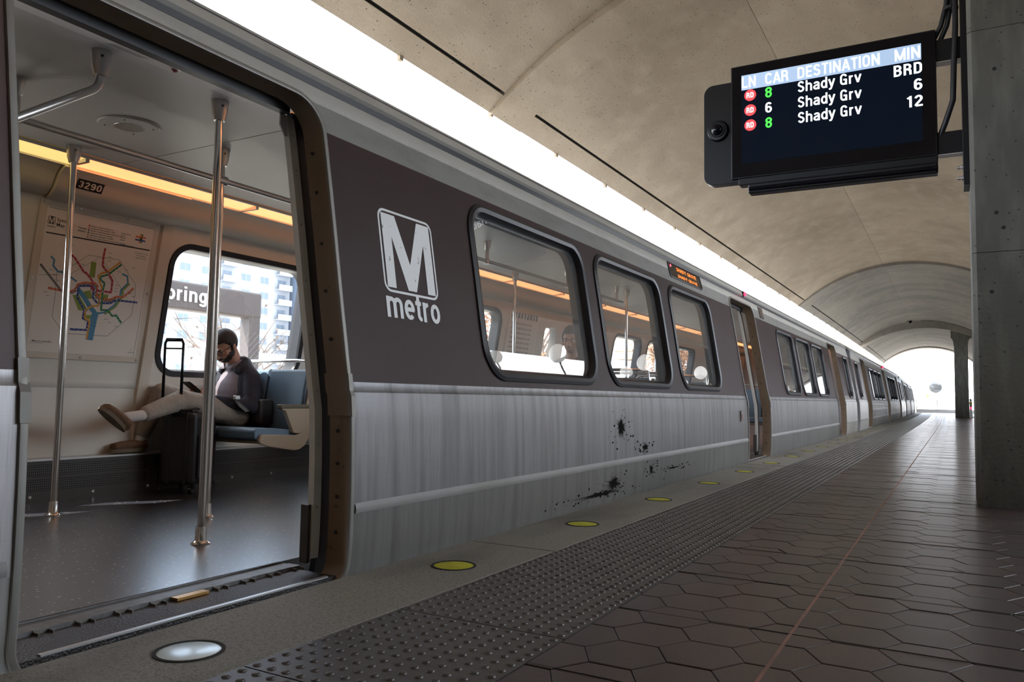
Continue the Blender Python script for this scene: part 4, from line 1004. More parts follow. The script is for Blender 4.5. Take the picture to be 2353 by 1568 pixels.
flat('inset_blue', (.012,.05,.25), ribbon([(3.29,1.722),(3.365,1.722)], .010), .0105); flat('inset_orange', (.65,.14,.03), ribbon([(3.29,1.743),(3.365,1.743)], .010), .0105); flat('inset_ring', (.03,.03,.03), [[(3.331+.009*math.cos(t*PI/6), 1.733+.009*math.sin(t*PI/6)) for t in range(12)]], .0106)
for k, (y, z) in enumerate([(2.86,1.61),(3.12,1.60),(3.12,1.575),(3.12,1.55),(3.30,1.53),(3.25,1.51),(3.20,1.49),(2.95,1.50),(3.20,1.40),(3.20,1.38),(3.20,1.36),(3.30,1.36),(3.33,1.34),(2.74,1.30),(2.76,1.28),(2.96,1.08),(3.09,1.14),(3.09,1.12),(3.16,1.17),(3.19,1.15),(3.24,1.13),(2.76,1.44),(2.78,1.41),(2.80,1.38)]): mtext(['Station', 'Airport', 'Heights', 'Park Rd', 'Center'][k % 5], y, z, .0085)
mtext('i', 3.385, .975, .022); mtext('information', 3.365, .962, .009)
for y, z in [(2.666, 1.845), (2.893, 1.843), (3.221, 1.844), (3.446, 1.846), (3.446, 1.377), (3.44, .912), (3.043, .912), (2.662, 1.379)]:
    g = MB(); n = Vector((1,0,-MK)).normalized(); g.lathe(mp(y, z, .0085), [(.009,0),(.009,.002),(.006,.004),(.0001,.003)], 14, n); lbuild(g, 'screw', M['brass2'] if 'brass2' in M else M['sattin'], e, smooth=True)
# poster on the far wall near the second door
e = empty('wall_poster', 'tall printed notice on the far wall seen through the first window', 'poster', tuple(mp(8.85, .95)))
g = MB(); plate(g, 8.42, 9.22, .95, 1.80, .0, .008); lbuild(g, 'sheet', M['paper'], e)
g = MB()
for k in range(9): y = 8.47+k*.08; plate(g, y, y+.05, 1.70, 1.77, .008, .009)
lbuild(g, 'hatch_band', M['ink'], e)
for k in range(9): p = mp(8.5, 1.62-k*.06, .009)-Vector(e.location); text('poster_text', 'PLEASE KEEP DOORS CLEAR AT ALL TIMES', .035, M['ink'], p, (0,1,0), uyv, .8, e)
# wall post between map and window, stain stays
g = MB(); zs = [.28+.1*k for k in range(16)]+[1.86]
g.sweep([[(MIR(xp(z)-.11), 3.475, z),(MIR(xp(z)-.11)+.022, 3.482, z),(MIR(xp(z)-.11)+.022, 3.560, z),(MIR(xp(z)-.11), 3.575, z)] for z in zs], True, True); g.build('wall_post', M['cove'], car, shift=car.location, smooth=True)
# seats: built looking toward -y, aisle side at x = 0, window side at x = -.82
def make_seat(mir=1):
    e = empty('passenger_bench', 'blue double train seat', 'seat', (0,0,0)); mi = lambda x: x*mir
    def arcp(pts): return pts
    for k in (0, 1):
        xa, xb = -.035-.40*k, -.41-.40*k
        a, b = min(mi(xa), mi(xb)), max(mi(xa), mi(xb))
        g = MB(); pr = [(-.455,.368),(-.482,.385),(-.488,.435),(-.47,.458),(-.30,.452),(-.05,.430),(-.03,.42),(-.03,.395),(-.3,.375)]
        g.sweep([[(x, y, z) for y, z in pr] for x in (a, a+.012, b-.012, b)], True, True); g.build('seat_cushion', M['blue'], e, smooth=True, bevel=.008)
        g = MB(); pr = [(-.045,.43),(-.065,.50),(-.055,.62),(-.02,.78),(.0,.875),(.012,.885),(.032,.880),(.028,.80),(-.005,.6),(-.01,.43)]
        g.sweep([[(x, y, z) for y, z in pr] for x in (a, a+.012, b-.012, b)], True, True); g.build('seat_back', M['blue'], e, smooth=True, bevel=.008)
        g = MB()
        for x in ((b, b+.022) if mir > 0 else (a-.022, a)), : g.sweep([[(xx, y, z) for y, z in ((-.055,.52),(-.03,.70),(.012,.885),(.04,.875),(.02,.72),(.0,.52))] for xx in x], True, True)
        g.build('back_bolster', M['dkblue'], e)
    for x0 in (0, -.83):
        a, b = sorted((mi(x0-.028), mi(x0)))
        out = [(-.465,.352),(-.47,.375),(-.46,.398),(-.44,.412),(-.12,.398),(-.08,.41),(-.055,.45),(-.015,.70),(.012,.88),(.060,.87),(.050,.70),(.030,.45),(.005,.37),(-.03,.32),(-.08,.295),(-.14,.288),(-.38,.325)]
        g = MB(); g.prism([(a, y, z) for y, z in out], (b-a, 0, 0)); g.build('side_shell', M['tan'], e, bevel=.006)
    a, b = sorted((mi(-.035), mi(0.0)))
    g = MB(); g.prism([(a, y, z) for y, z in ((-.09,.41),(-.15,.415),(-.235,.575),(-.27,.585),(-.27,.60),(-.02,.60),(-.03,.50),(-.055,.43))], (b-a,0,0)); ar = g.build('armrest', M['tan'], e, bevel=.005)
    g = MB(); g.box((a-.006,-.285,.592),(b+.006,.0,.622)); g.build('arm_cap', M['armcap'], ar, bevel=.006)
    g = MB(); g.prism([(min(mi(-.03),mi(-.8)), y, z) for y, z in ((-.43,.345),(-.43,.366),(-.05,.375),(.0,.45),(.004,.60),(.034,.80),(.038,.865),(.066,.865),(.05,.70),(.03,.45),(-.03,.35),(-.12,.325))], (.77,0,0)); g.build('shell', M['tan'], e)
    g = MB(); g.tube([(mi(-.04),.04,.86),(mi(-.05),.045,.93),(mi(-.09),.045,.952),(mi(-.75),.045,.952),(mi(-.79),.045,.93),(mi(-.80),.04,.86)], .013, 12); g.build('grab_rail', M['chrome'], e, smooth=True)
    return e
sa = make_seat(1); sb = make_seat(-1)
sa.location = (-4.195, 4.36, 0); sa['label'] = 'blue double seat with tan armrest where the man sits'; sa['group'] = 'double seats in the first train car'
for k, (y, w) in enumerate(((5.35,'second'),(6.25,'third'),(7.15,'fourth'),(8.05,'fifth'),(12.6,'sixth'),(13.6,'seventh'),(14.6,'eighth'))):
    s = copy_tree(sa, loc=(-4.195, y, 0)); s['label'] = 'blue double seat by the far wall, %s row behind the doorway' % w
sb.location = (-3.035, 5.35, 0); sb['label'] = 'blue double seat just inside the first train window'; sb['group'] = 'double seats in the first train car'
for k, (y, w) in enumerate(((6.25,'second'),(7.12,'third'),(7.98,'fourth'),(12.6,'fifth'),(13.6,'sixth'),(14.6,'seventh'))):
    s = copy_tree(sb, loc=(-3.035, y, 0)); s['label'] = 'blue double seat by the platform side windows, %s row back' % w

# ------------------------------------------------------------------ arrivals screen on its bracket
SY = 6.50
e = empty('arrivals_screen', 'black hanging arrivals screen listing Shady Grv trains beside the column', 'screen', (-.83, SY, 2.40))
def sb_(g, name, m, par=e, **k): return g.build(name, m, par, shift=e.location, **k)
SX0, SX1, SZ0, SZ1 = -1.597, -.075, 2.550, 3.515
g = MB(); g.box((SX0,SY,SZ0),(SX1,SY+.13,SZ1)); hs = sb_(g, 'housing', M['blk'], bevel=.006)
g = MB(); g.box((SX0+.012,SY-.004,SZ0+.012),(SX1-.012,SY,SZ1-.012)); sb_(g, 'front_glass', M['gloss_black'], hs)
lx0, lx1, lz0, lz1 = -1.508, -.172, 2.672, 3.425
g = MB(); g.box((lx0,SY-.0052,lz0),(lx1,SY-.004,lz1)); sb_(g, 'display_area', M['scr'], hs)
g = MB(); g.box((lx0,SY-.006,lz1-.127),(lx1,SY-.0052,lz1)); sb_(g, 'header_bar', M['scr_head'], hs)
def stext(s, x, z, cap, m, width=None, al='LEFT', name='screen_text', t=.15, sx=.80, o=.0072):
    return word(name, s, cap, m, lambda a, b: (x+a-e.location.x, -o, z+b-e.location.z), e, t, sx, width, al)
hz = 3.316
stext('LN', lx0+.003, hz, .092, M['scr_hw'], .116, name='header_text', t=.14); stext('CAR', -1.314, hz, .092, M['scr_hw'], .185, name='header_text', t=.14)
stext('DESTINATION', -1.060, hz, .092, M['scr_hw'], .606, name='header_text', t=.14); stext('MIN', -.176, hz, .092, M['scr_hw'], .175, 'RIGHT', 'header_text', t=.14)
for i, (car_n, mins, gm, mw) in enumerate((('8','BRD','scr_green',.196), ('6','6','scr_white',.060), ('8','12','scr_green',.112))):
    z = 3.201-i*.1275
    stext('Shady', -1.059, z, .090, M['scr_white'], .279, t=.15); stext('Grv', -.741, z, .090, M['scr_white'], .152, t=.15); stext(car_n, -1.315, z, .088, M[gm], .056, t=.16); stext(mins, -.164, z-.006, .088, M['scr_white'], mw, 'RIGHT', t=.16)
    cx, cz = -1.437, z+.046
    g = MB(); g.lathe((cx,SY-.0062,cz), [(.048,0),(.0001,.0002)], 28, (0,-1,0)); sb_(g, 'line_dot', M['scr_red'], hs)
    stext('RD', cx, cz-.022, .045, M['scr_white'], .060, 'CENTER', 'line_letters', .16)
# lower ledges
g = MB(); g.box((SX0+.06,SY+.0,SZ0-.055),(SX1-.0,SY+.11,SZ0)); sb_(g, 'lower_ledge', M['blk'], hs, bevel=.005)
g = MB(); g.box((SX0+.14,SY-.01,SZ0-.135),(SX1+.0,SY+.10,SZ0-.055)); sb_(g, 'lower_ledge', M['blk'], hs, bevel=.01)
g = MB(); g.tube([(SX0+.15,SY+.0,SZ0-.10),(SX1-.01,SY+.0,SZ0-.10)], .022, 10); sb_(g, 'light_tube', M['gloss_black'], hs)
# side plate with camera dome
P = rrp(-1.835, -1.45, 2.53, 3.40, .08); g = MB(); g.prism([(x, SY+.03, z) for x, z in P], (0,.10,0)); pl = sb_(g, 'side_plate', M['blk'], bevel=.004)
g = MB(); g.lathe((-1.712,SY+.03,2.99), [(.092,0),(.092,.012),(.080,.030),(.062,.032),(.060,.045)], 32, (0,-1,0)); sb_(g, 'camera_ring', M['blk'], pl, smooth=True)
g = MB(); g.ball((-1.712,SY-.012,2.99), .048, 20); sb_(g, 'camera_dome', M['gloss_black'], pl, smooth=True)
# arms, column plate, conduits, bolts
for z0, z1 in ((3.27,3.44),(2.56,2.73)):
    g = MB(); g.box((SX1-.05,SY+.03,z0),(.09,SY+.11,z1)); sb_(g, 'arm', M['blk'], bevel=.004)
    g = MB(); g.box((SX1-.02,SY+.025,z0-.006),(.09,SY+.115,z0)); sb_(g, 'arm_flange', M['sattin'])
g = MB(); g.box((.085,SY-.04,2.30),(.125,SY+.20,4.1)); bp = sb_(g, 'back_plate', M['blk'], bevel=.003)
for z in (2.44, 2.36):
    g = MB(); g.lathe((.085,SY+.01,z), [(.018,0),(.018,.012),(.012,.014),(.012,.04),(.0001,.042)], 6, (-1,0,0)); sb_(g, 'bolt', M['sattin'], bp)
g = MB(); g.tube([(.06,SY-.02,4.1),(.055,SY-.02,3.5),(.04,SY-.02,3.2),(.03,SY,2.95),(-.02,SY+.02,2.80),(-.06,SY+.05,2.70)], .020, 10); sb_(g, 'cable', M['rubber'], smooth=True)
g = MB(); g.tube([(.02,SY+.02,4.1),(-.0,SY+.02,3.7),(-.04,SY+.05,3.55),(-.10,SY+.07,3.44)], .018, 10); g.tube([(.045,SY+.04,4.1),(.03,SY+.04,3.7),(-.0,SY+.06,3.55),(-.05,SY+.08,3.44)], .018, 10); sb_(g, 'cable', M['rubber'], smooth=True)
for z in (3.9, 3.65):
    g = MB(); g.lathe((.03,SY+.02,z), [(.05,0),(.05,.02),(.04,.02)], 12); sb_(g, 'cable_tie', M['mat_black'])

# ------------------------------------------------------------------ ceiling camera with conduit at the far rib
b = bend(44.4)
e = empty('security_camera', 'small white dome camera hanging under the vault near the far column', 'camera', (-1.78+b, 43.9, 5.02))
g = MB(); g.lathe((0,0,-.02), [(.0001,0),(.16,0),(.17,-.12),(.13,-.16)], 20); g.build('housing', M['alum'], e, smooth=True)
g = MB(); g.ball((0,0,-.20), .12, 16); g.build('dome', M['gloss_black'], e, smooth=True)
g = MB(); g.lathe((0,0,0), [(.05,.0),(.05,-.05)], 10); g.lathe((0,0,.06), [(.03,.0),(.03,-.1)], 10); g.build('mount', M['alum'], e)
pts = []
for k in range(14):
    t = math.asin(0) ; a = PI/2-.02+.055*k; x, z = arc(a, VR-.04); pts.append((x+b+1.78-b, 0, z-5.02))
g = MB(); g.tube(pts, .018, 8); tag(g.build('conduit', M['column'], None, loc=(-1.78+b, 44.0, 5.02), smooth=True), 'thin electrical conduit following the vault beside the ceiling camera', 'conduit')

# ------------------------------------------------------------------ escalator beyond the far column
e = empty('escalator', 'escalator end with black handrails and steel panel past the far column', 'escalator', (.98, 46.6, 0))
bb = bend(43)
for x in (-.28, .62):
    g = MB(); g.box((x-.07,-.2,0),(x+.07,6.5,.28)); bal = g.build('balustrade_base', M['alum'], e, bevel=.01)
    g = MB(); g.box((x-.04,-.35,.28),(x+.04,6.5,.86)); g.build('balustrade_panel', M['alum'], e, bevel=.02)
    pts = [(x,6.4,.93),(x,.0,.93)]+[(x, -.33*math.sin(a), .60+.33*math.cos(a)) for a in [k*PI/10 for k in range(1, 10)]]+[(x,.0,.27),(x,.6,.27)]
    g = MB(); g.tube(pts, .045, 10); g.build('handrail', M['rubber'], e, smooth=True)
g = MB(); g.lathe((-.28,-.36,.50), [(.06,0),(.05,.03),(.0001,.035)], 16, (0,-1,0)); g.build('stop_button', M['red'], e)
g = MB(); g.box((-.35,-.368,.68),(-.22,-.352,.80)); g.build('yellow_sticker', M['yel'], e)
g = MB(); g.box((-.2,0,-.01),(.55,5,.02)); st_ = g.build('landing_plate', M['grille'], e)

# ------------------------------------------------------------------ far end of the platform and beyond
e = empty('end_fence', 'low pale parapet across the far end of the platform', 'wall', (0, 67.5, 0))
g = MB(); g.box((-2.6,0,-.5),(8,.2,.25)); g.build('parapet', M['bldg'], e)
for k in range(8):
    g = MB(); g.box((-2.6+k*1.4,-.02,.25),(-2.54+k*1.4,.04,1.0)); g.build('post', M['bldg'], e)
e = empty('round_mirror', 'round grey convex mirror on a post beyond the platform end', 'mirror', (-1.35, 72, -.4))
g = MB(); g.tube([(0,0,0),(0,0,2.1)], .05, 8); g.build('post', M['alum'], e)
g = MB(); g.lathe((0,-.08,2.4), [(.46,0),(.44,.04),(.25,.10),(.0001,.12)], 28, (0,-1,0)); g.build('mirror_face', M['dkglass'], e, smooth=True)
e = empty('signal_lamp', 'small orange signal lamp beyond the platform end', 'lamp', (-1.95, 72, -.4))
g = MB(); g.tube([(0,0,0),(0,0,1.65)], .04, 8); g.build('post', M['alum'], e); g = MB(); g.ball((0,-.05,1.75), .12, 12); g.build('lens', M['led_or'], e, smooth=True)
g = MB(); g.box((-.06,-.06,0),(.06,.06,2.5)); tag(g.build('marker_post', M['sky_blue'], None, loc=(-.78, 72, -.4)), 'slim blue post beside the round mirror at the far end', 'post')
e = empty('retaining_wall', 'long white wall across the ground far beyond the platform', 'wall', (0, 95, -.5))
g = MB(); g.box((-30,0,0),(40,.5,2.6)); g.build('wall_face', M['bldg'], e); g = MB(); g.box((-30,-.1,2.6),(40,.6,2.8)); g.build('coping', M['bldg'], e)

def tree(name, label, loc, h, cr, leaf, seed, group, nleaf=2600):
    rnd = random.Random(seed); e = empty(name, label, 'tree', loc, group=group)
    g = MB(); g.tube([(0,0,-.2),(.1,0,h*.3),(0,.1,h*.55)], [h*.028,h*.022,h*.014], 8); g.build('trunk', M['bark'], e, smooth=True)
    g = MB(); tips = []
    for k in range(26):
        a = rnd.uniform(0, 2*PI); z0 = h*rnd.uniform(.25, .55); r = cr*rnd.uniform(.5, 1); z1 = z0+h*rnd.uniform(.12, .45)
        p0, p1, p2 = Vector((0,0,z0)), Vector((r*.5*math.cos(a), r*.5*math.sin(a), (z0+z1)/2)), Vector((r*math.cos(a), r*math.sin(a), z1)); g.tube([p0,p1,p2], [h*.009,h*.005,h*.002], 5); tips += [p1, p2]
        for j in range(4):
            q = p1.lerp(p2, rnd.random()); d = Vector((rnd.uniform(-1,1), rnd.uniform(-1,1), rnd.uniform(0,1)))*cr*.4; g.tube([q, q+d], [h*.0035,h*.001], 4); tips.append(q+d)
    g.build('branches', M['bark'], e)
    g = MB(); s = h*.012
    for k in range(nleaf):
        c = rnd.choice(tips)+Vector((rnd.gauss(0,1), rnd.gauss(0,1), rnd.gauss(0,1)))*cr*.16
        u = Vector((rnd.uniform(-1,1), rnd.uniform(-1,1), rnd.uniform(-1,1))).normalized()*s; v = u.orthogonal().normalized()*s*.6
        g.add([c-u, c+v, c+u, c-v], [(0,1,2,3)])
    tag(g.build('foliage', leaf, e, fixn=False), kind='stuff'); return e
tree('autumn_tree', 'reddish autumn tree outside, seen through the first train window', (-24, 34, -1.2), 9, 3.4, M['leaf_r'], 1, 'trees beyond the tracks')
tree('bare_tree', 'mostly bare tree outside, seen through the second train window', (-22, 42.5, -1.2), 9.5, 2.6, M['leaf_r'], 2, 'trees beyond the tracks', 500)
tree('autumn_tree', 'orange autumn tree outside, right part of the second train window', (-15, 48, -1.2), 8, 2.6, M['leaf_r'], 3, 'trees beyond the tracks')
tree('autumn_tree', 'red autumn tree outside, seen through the third train window', (-13, 58, -1.2), 8, 2.8, M['leaf_r'], 4, 'trees beyond the tracks')
tree('shrub_tree', 'thin bare shrub behind the wire fence beside the man', (-14, 12.2, -1.2), 3.9, 1.5, M['bark'], 5, 'trees beyond the tracks', 90)
for k, (x, y, s) in enumerate(((-10,118,6),(14,112,5))):
    tree('leafy_tree', 'pale yellow green tree far beyond the platform end, %s' % ('left one' if k == 0 else 'right one'), (x, y, -.5), s+2, 3.6, M['leaf_g'], 20+k, 'trees far beyond the platform', 1500)

e = empty('footbridge', 'pale brown footbridge with mesh fence over the tracks, above the roof of the far cars', 'bridge', (-16, 76, -1.0))
g = MB(); g.box((-14,-2,5.6),(9.2,2,6.4)); g.build('deck', M['jambwall'], e); g = MB(); g.box((-14,-2.05,6.4),(9.2,-1.95,8.2)); g.build('parapet_panel', M['jambwall'], e)
for x in (-12, 8.6): g = MB(); g.box((x-.4,-1,-.2),(x+.4,1,5.6)); g.build('pier', M['column'], e)
# buildings behind the train
def building(label, x, y0, y1, h, m, cols, rows, depth=12, balc=False, z0=-1.2):
    e = empty('apartment_building', label, 'building', (x, (y0+y1)/2, z0)); L = y1-y0
    g = MB(); g.box((-depth,-L/2,0),(0,L/2,h)); g.build('wall', m, e)
    g = MB(); g.box((-depth-.2,-L/2-.2,h),(.2,L/2+.2,h+.5)); g.build('roof_edge', m, e)
    fr = None; ba = None
    for r in range(rows):
        for c in range(cols):
            yy = -L/2+L*(c+.5)/cols; zz = 2.0+(h-2.5)*(r+.25)/rows; w = L/cols*.26; hh = (h-2.5)/rows*.26
            if fr is None:
                g = MB(); g.box((0,-w,-hh),(.06,w,hh)); fr = g.build('window', M['block'], e, loc=(0,yy,zz))
                g = MB(); g.box((.06,-w+.12,-hh+.12),(.08,-.05,hh-.12)); g.box((.06,.05,-hh+.12),(.08,w-.12,hh-.12)); g.build('pane', M['bpane'], fr)
            else: copy_tree(fr, e, loc=(0,yy,zz))
            if balc and c % 3 == 1:
                if ba is None:
                    g = MB(); g.box((0,-w*1.5,-.1),(1.2,w*1.5,.1)); g.box((1.1,-w*1.5,.1),(1.2,w*1.5,1.0)); ba = g.build('balcony', M['block'], e, loc=(0,yy,zz-hh-.6))
                else: copy_tree(ba, e, loc=(0,yy,zz-hh-.6))
    return e
building('white apartment block with square windows and balconies, outside the window behind the man', -110, 74, 108, 36, M['block'], 8, 12, balc=True)
building('grey blue tower with dark window bays right of the white block', -104, 109, 131, 42, M['tower'], 5, 14)
# station name board across the track
e = empty('station_sign', 'brown station name board reading Silver Spring beyond the far window', 'sign', (-9.0, 6.6, -1.15))
g = MB(); g.box((-.10,-1.9,2.93),(.10,1.60,3.31)); bd = g.build('board', M['signbr'], e, bevel=.03)
g = MB(); g.box((-.09,1.38,-.1),(.09,1.58,2.98)); g.build('leg', M['signbr'], e)
g = MB(); g.box((-.09,-1.8,-.1),(.09,-1.58,2.98)); g.build('leg', M['signbr'], e)
word('sign_text', 'Spring', .195, M['sign_white'], lambda a, b: (.112, -.19+a, 3.045+b), e, .17, 1, .80)
word('sign_text', 'Silver', .195, M['sign_white'], lambda a, b: (.112, -1.12+a, 3.045+b), e, .17, 1, .78)
# low rails behind the sign
e = empty('guard_rail', 'grey horizontal railing beyond the tracks behind the fence', 'railing', (-12.5, 10, -1.2))
for z in (2.0, 2.55): g = MB(); g.box((-.05,-12,z),(.05,30,z+.16)); g.build('rail', M['alum'], e)
for k in range(10): g = MB(); g.box((-.06,-12+4*k,0),(.06,-11.85+4*k,2.7)); g.build('post', M['alum'], e)
# chain-link fence
e = empty('wire_fence', 'chain link wire fence along the far side of the tracks', 'fence', (-7.6, 0, -1.1))
FH = 2.62; FY0, FY1 = 3.0, 30.0
for k in range(12): g = MB(); g.tube([(0,FY0+2.5*k,0),(0,FY0+2.5*k,FH+.02)], .025, 8); g.build('post', M['zinc'], e)
g = MB(); s = .085; n = int((FY1-FY0)/s); zc = int(FH/s)
for k in range(-zc, n):
    for sg in (1, -1):
        a = FY0+k*s; y0_, z0_, y1_, z1_ = a, 0.0, a+zc*s, zc*s
        if y0_ < FY0: z0_ = FY0-y0_; y0_ = FY0
        if y1_ > FY1: z1_ -= y1_-FY1; y1_ = FY1
        if z1_ <= z0_: continue
        if sg < 0: y0_, y1_ = FY0+FY1-y0_, FY0+FY1-y1_
        w = .0014; x = .003*sg
        g.add([(x,y0_-w,z0_),(x,y0_+w,z0_),(x+w*1.5,y0_,z0_),(x,y1_-w,z1_),(x,y1_+w,z1_),(x+w*1.5,y1_,z1_)], [(0,1,4,3),(1,2,5,4),(2,0,3,5)])
tag(g.build('wire_mesh', M['zinc'], e), kind='stuff')
# rails of the two tracks
for x in (-4.32, -2.89):
    g = MB(); g.lbox((x-.035,-30,-1.04),(x+.035,100,-.90), 30); tag(g.build('track_rail', M['frame'], None, dobend=True), 'steel running rail under the train, %s one' % ('far' if x < -4 else 'near'), 'rail')
# globe lamps on the right side of the platform, seen mirrored in the train windows
for k, (x, y, z, r, w) in enumerate(((2.75,15.65,3.49,.20,'first'),(3.6,14.38,3.65,.155,'second'),(1.61,17.78,2.95,.18,'third'),(1.8,16.9,2.75,.15,'fourth'),(.95,19.87,2.54,.165,'fifth'),(1.25,19.0,2.30,.135,'sixth'))):
    gl = empty('globe_lamp', 'white globe lamp on a thin post, mirrored in the train windows, %s from the left' % w, 'lamp', (x, y, 0), group='globe lamps along the right of the platform')
    g = MB(); g.ball((0,0,0), r, 24); g.build('globe', M['globe'], gl, smooth=True, loc=(0,0,z)); g = MB(); g.tube([(0,0,0),(0,0,z-r+.02)], .02, 10); g.build('post', M['blk'], gl)

# ------------------------------------------------------------------ people
def fuse(g, name, m, parent, vox=.010, it=3):
    o = g.build(name, m, parent, smooth='all', fixn=True)
    r = o.modifiers.new('remesh', 'REMESH'); r.mode = 'VOXEL'; r.voxel_size = vox; r.use_smooth_shade = True
    if it: q = o.modifiers.new('smooth', 'SMOOTH'); q.iterations = it; q.factor = .5
    return o
def hand(g, wrist, palm_dir, side_dir, size=.085, curl=.9):
    w = Vector(wrist); d = Vector(palm_dir).normalized(); s = Vector(side_dir).normalized(); s = (s-d*s.dot(d)).normalized(); n = d.cross(s)
    g.cap(w-d*.02, w+d*.02, .023, .024, 10)
    for k in range(4):
        b = w+d*.075*(1-.06*abs(k-1.3))+s*(.030-.020*k); g.cap(w+d*.015+s*(.014-.009*k), b, .014, .012, 8)
        ln = (.038,.044,.041,.032)[k]; a = curl*.6; d1 = (d*math.cos(a)-n*math.sin(a)); p1 = b+d1*ln; a = curl*1.3; d2 = (d*math.cos(a)-n*math.sin(a)); p2 = p1+d2*ln*.65
        g.cap(b, p1, .0095, .0085, 8); g.cap(p1, p2, .0085, .007, 8)
    t0 = w+d*.03+s*.026; t1 = t0+(d*.6+s*.7-n*.3).normalized()*.032; t2 = t1+(d*.8+s*.15-n*.4).normalized()*.028
    g.cap(t0, t1, .012, .010, 8); g.cap(t1, t2, .010, .008, 8)
def seated(origin, J, mats, label, parts=()):
    """J: joints relative to the origin; the figure looks along -y"""
    e = empty('person', label, 'person', origin); sk, hr, top, inner, leg, sock, shoe, sole = mats
    V = lambda k: Vector(J[k])
    hc = V('head'); Q = Quaternion((1,0,0), J['nod']); Q = Quaternion((0,0,1), J.get('turn', 0))@Q
    H = lambda x, y, z: hc+Q@Vector((x, y, z))
    # body: head, neck, chest, forearms and hands in one surface
    g = MB()
    g.ball(H(0,.012,.018), .092, 18, (.82,1.05,1.02), Q); g.ball(H(0,-.02,-.035), .078, 16, (.80,.95,1.0), Q); g.ball(H(0,-.048,-.082), .036, 12, (1.0,.9,.8), Q)
    g.ball(H(0,-.075,-.03), .05, 12, (1.0,.5,1.1), Q)
    g.cap(H(0,-.092,-.008), H(0,-.112,-.040), .010, .016, 8); g.ball(H(.010,-.100,-.046), .009, 8); g.ball(H(-.010,-.100,-.046), .009, 8)
    g.cap(H(-.028,-.088,.012), H(.028,-.088,.012), .012, .012, 8)
    g.cap(H(-.016,-.093,-.066), H(.016,-.093,-.066), .008, .008, 8); g.cap(H(-.013,-.091,-.075), H(.013,-.091,-.075), .008, .008, 8)
    g.ball(H(.050,-.066,-.028), .020, 8); g.ball(H(-.050,-.066,-.028), .020, 8)
    for s in (-1, 1):
        g.ball(H(.076*s,.012,-.012), .030, 10, (.35,.62,1.0), Q); g.ball(H(.072*s,.004,-.030), .016, 8, (.5,.7,1), Q)
    g.cap(H(0,.03,-.06), V('neck'), .054, .060, 14); g.cap(V('neck'), V('chest'), .062, .085, 12)
    for s in 'lr':
        g.cap(V('elbow_'+s), V('wrist_'+s), .034, .024, 10); hand(g, V('wrist_'+s)+(V('hand_'+s)-V('wrist_'+s)).normalized()*.015, V('hand_'+s)-V('wrist_'+s), J['thumb_'+s])
    g.cap(V('chest'), V('pelvis'), .09, .10, 12); g.cap(V('chest'), V('elbow_l'), .03, .03, 8); g.cap(V('chest'), V('elbow_r'), .03, .03, 8)
    fuse(g, 'body', sk, e, .006, 2)
    # eyes, brows, beard, hair
    for s in (-1, 1):
        g = MB(); g.ball(H(.030*s,-.084,-.004), .0115, 10); g.build('eye', M['eye'], e, smooth=True)
        g = MB(); g.tube([H(.012*s,-.100,.013), H(.030*s,-.101,.019), H(.050*s,-.088,.013)], [.0035,.0045,.003], 6); g.build('eyebrow', hr, e)
    g = MB(); g.ball(H(0,.016,.024), .0985, 40, (.84,1.05,1.03), Q); h = g.build('hair', hr, e, smooth='all')
    # trim the cap of hair to a hairline
    bmm = bmesh.new(); bmm.from_mesh(h.data); h.modifiers.clear()
    Qi = Q.inverted()
    kill = []
    for f in bmm.faces:
        p = Qi@(f.calc_center_median()-hc)
        lim = .052 if p.y < -.050 else (.052-(p.y+.050)*1.2 if p.y < -.01 else (-.035 if p.y < .03 and abs(p.x) > .05 else (-.0-(p.y-.03)*1.6)))
        if p.z < max(lim, -.075): kill.append(f)
    bmesh.ops.delete(bmm, geom=kill, context='FACES'); bmm.to_mesh(h.data); bmm.free()
    so_ = h.modifiers.new('solid', 'SOLIDIFY'); so_.thickness = .010; so_.offset = -.6
    if J.get('beard'):
        g = MB(); g.ball(H(0,-.02,-.036), .0815, 40, (.805,.955,1.0), Q); g.ball(H(0,-.049,-.083), .0385, 24, (1.05,.95,.85), Q); bd = g.build('beard', hr, e, smooth='all')
        bmm = bmesh.new(); bmm.from_mesh(bd.data); kill = []
        for f in bmm.faces:
            p = Qi@(f.calc_center_median()-hc)
            lim = -.062 if p.y < -.075 else (-.062+(p.y+.075)*.55 if p.y < -.02 else .0)
            if p.z > lim or p.y > .022 or p.z < -.118 or (p.y > -.03 and p.z < -.085) : kill.append(f)
        bmesh.ops.delete(bmm, geom=kill, context='FACES'); bmm.to_mesh(bd.data); bmm.free()
        so_ = bd.modifiers.new('solid', 'SOLIDIFY'); so_.thickness = .006; so_.offset = -.5
        g = MB(); g.tube([H(-.030,-.088,-.072), H(-.022,-.099,-.060), H(0,-.107,-.056), H(.022,-.099,-.060), H(.030,-.088,-.072)], [.004,.006,.006,.006,.004], 8); g.build('moustache', hr, e, smooth=True)
        g = MB(); g.tube([H(-.016,-.101,-.071), H(0,-.105,-.0705), H(.016,-.101,-.071)], [.002,.0045,.002], 8); g.build('lips', M['lips'], e, smooth=True)
        g = MB()
        for s in (-1, 1):
            P = [H(.031*s+.024*math.cos(t*PI/8), -.112+.010*abs(math.cos(t*PI/8)), -.004+.018*math.sin(t*PI/8)) for t in range(17)]; g.tube(P, .0022, 6, False)
            g.tube([H(.054*s,-.102,.004), H(.074*s,-.05,.004), H(.080*s,.01,.0)], .0022, 6)
        g.tube([H(-.008,-.113,.002), H(.008,-.113,.002)], .0022, 6); g.build('glasses', M['gloss_black'], e)
    # shirt (front of the chest and collar), then the jacket over it
    g = MB(); c, p, n = V('chest'), V('pelvis'), V('neck')
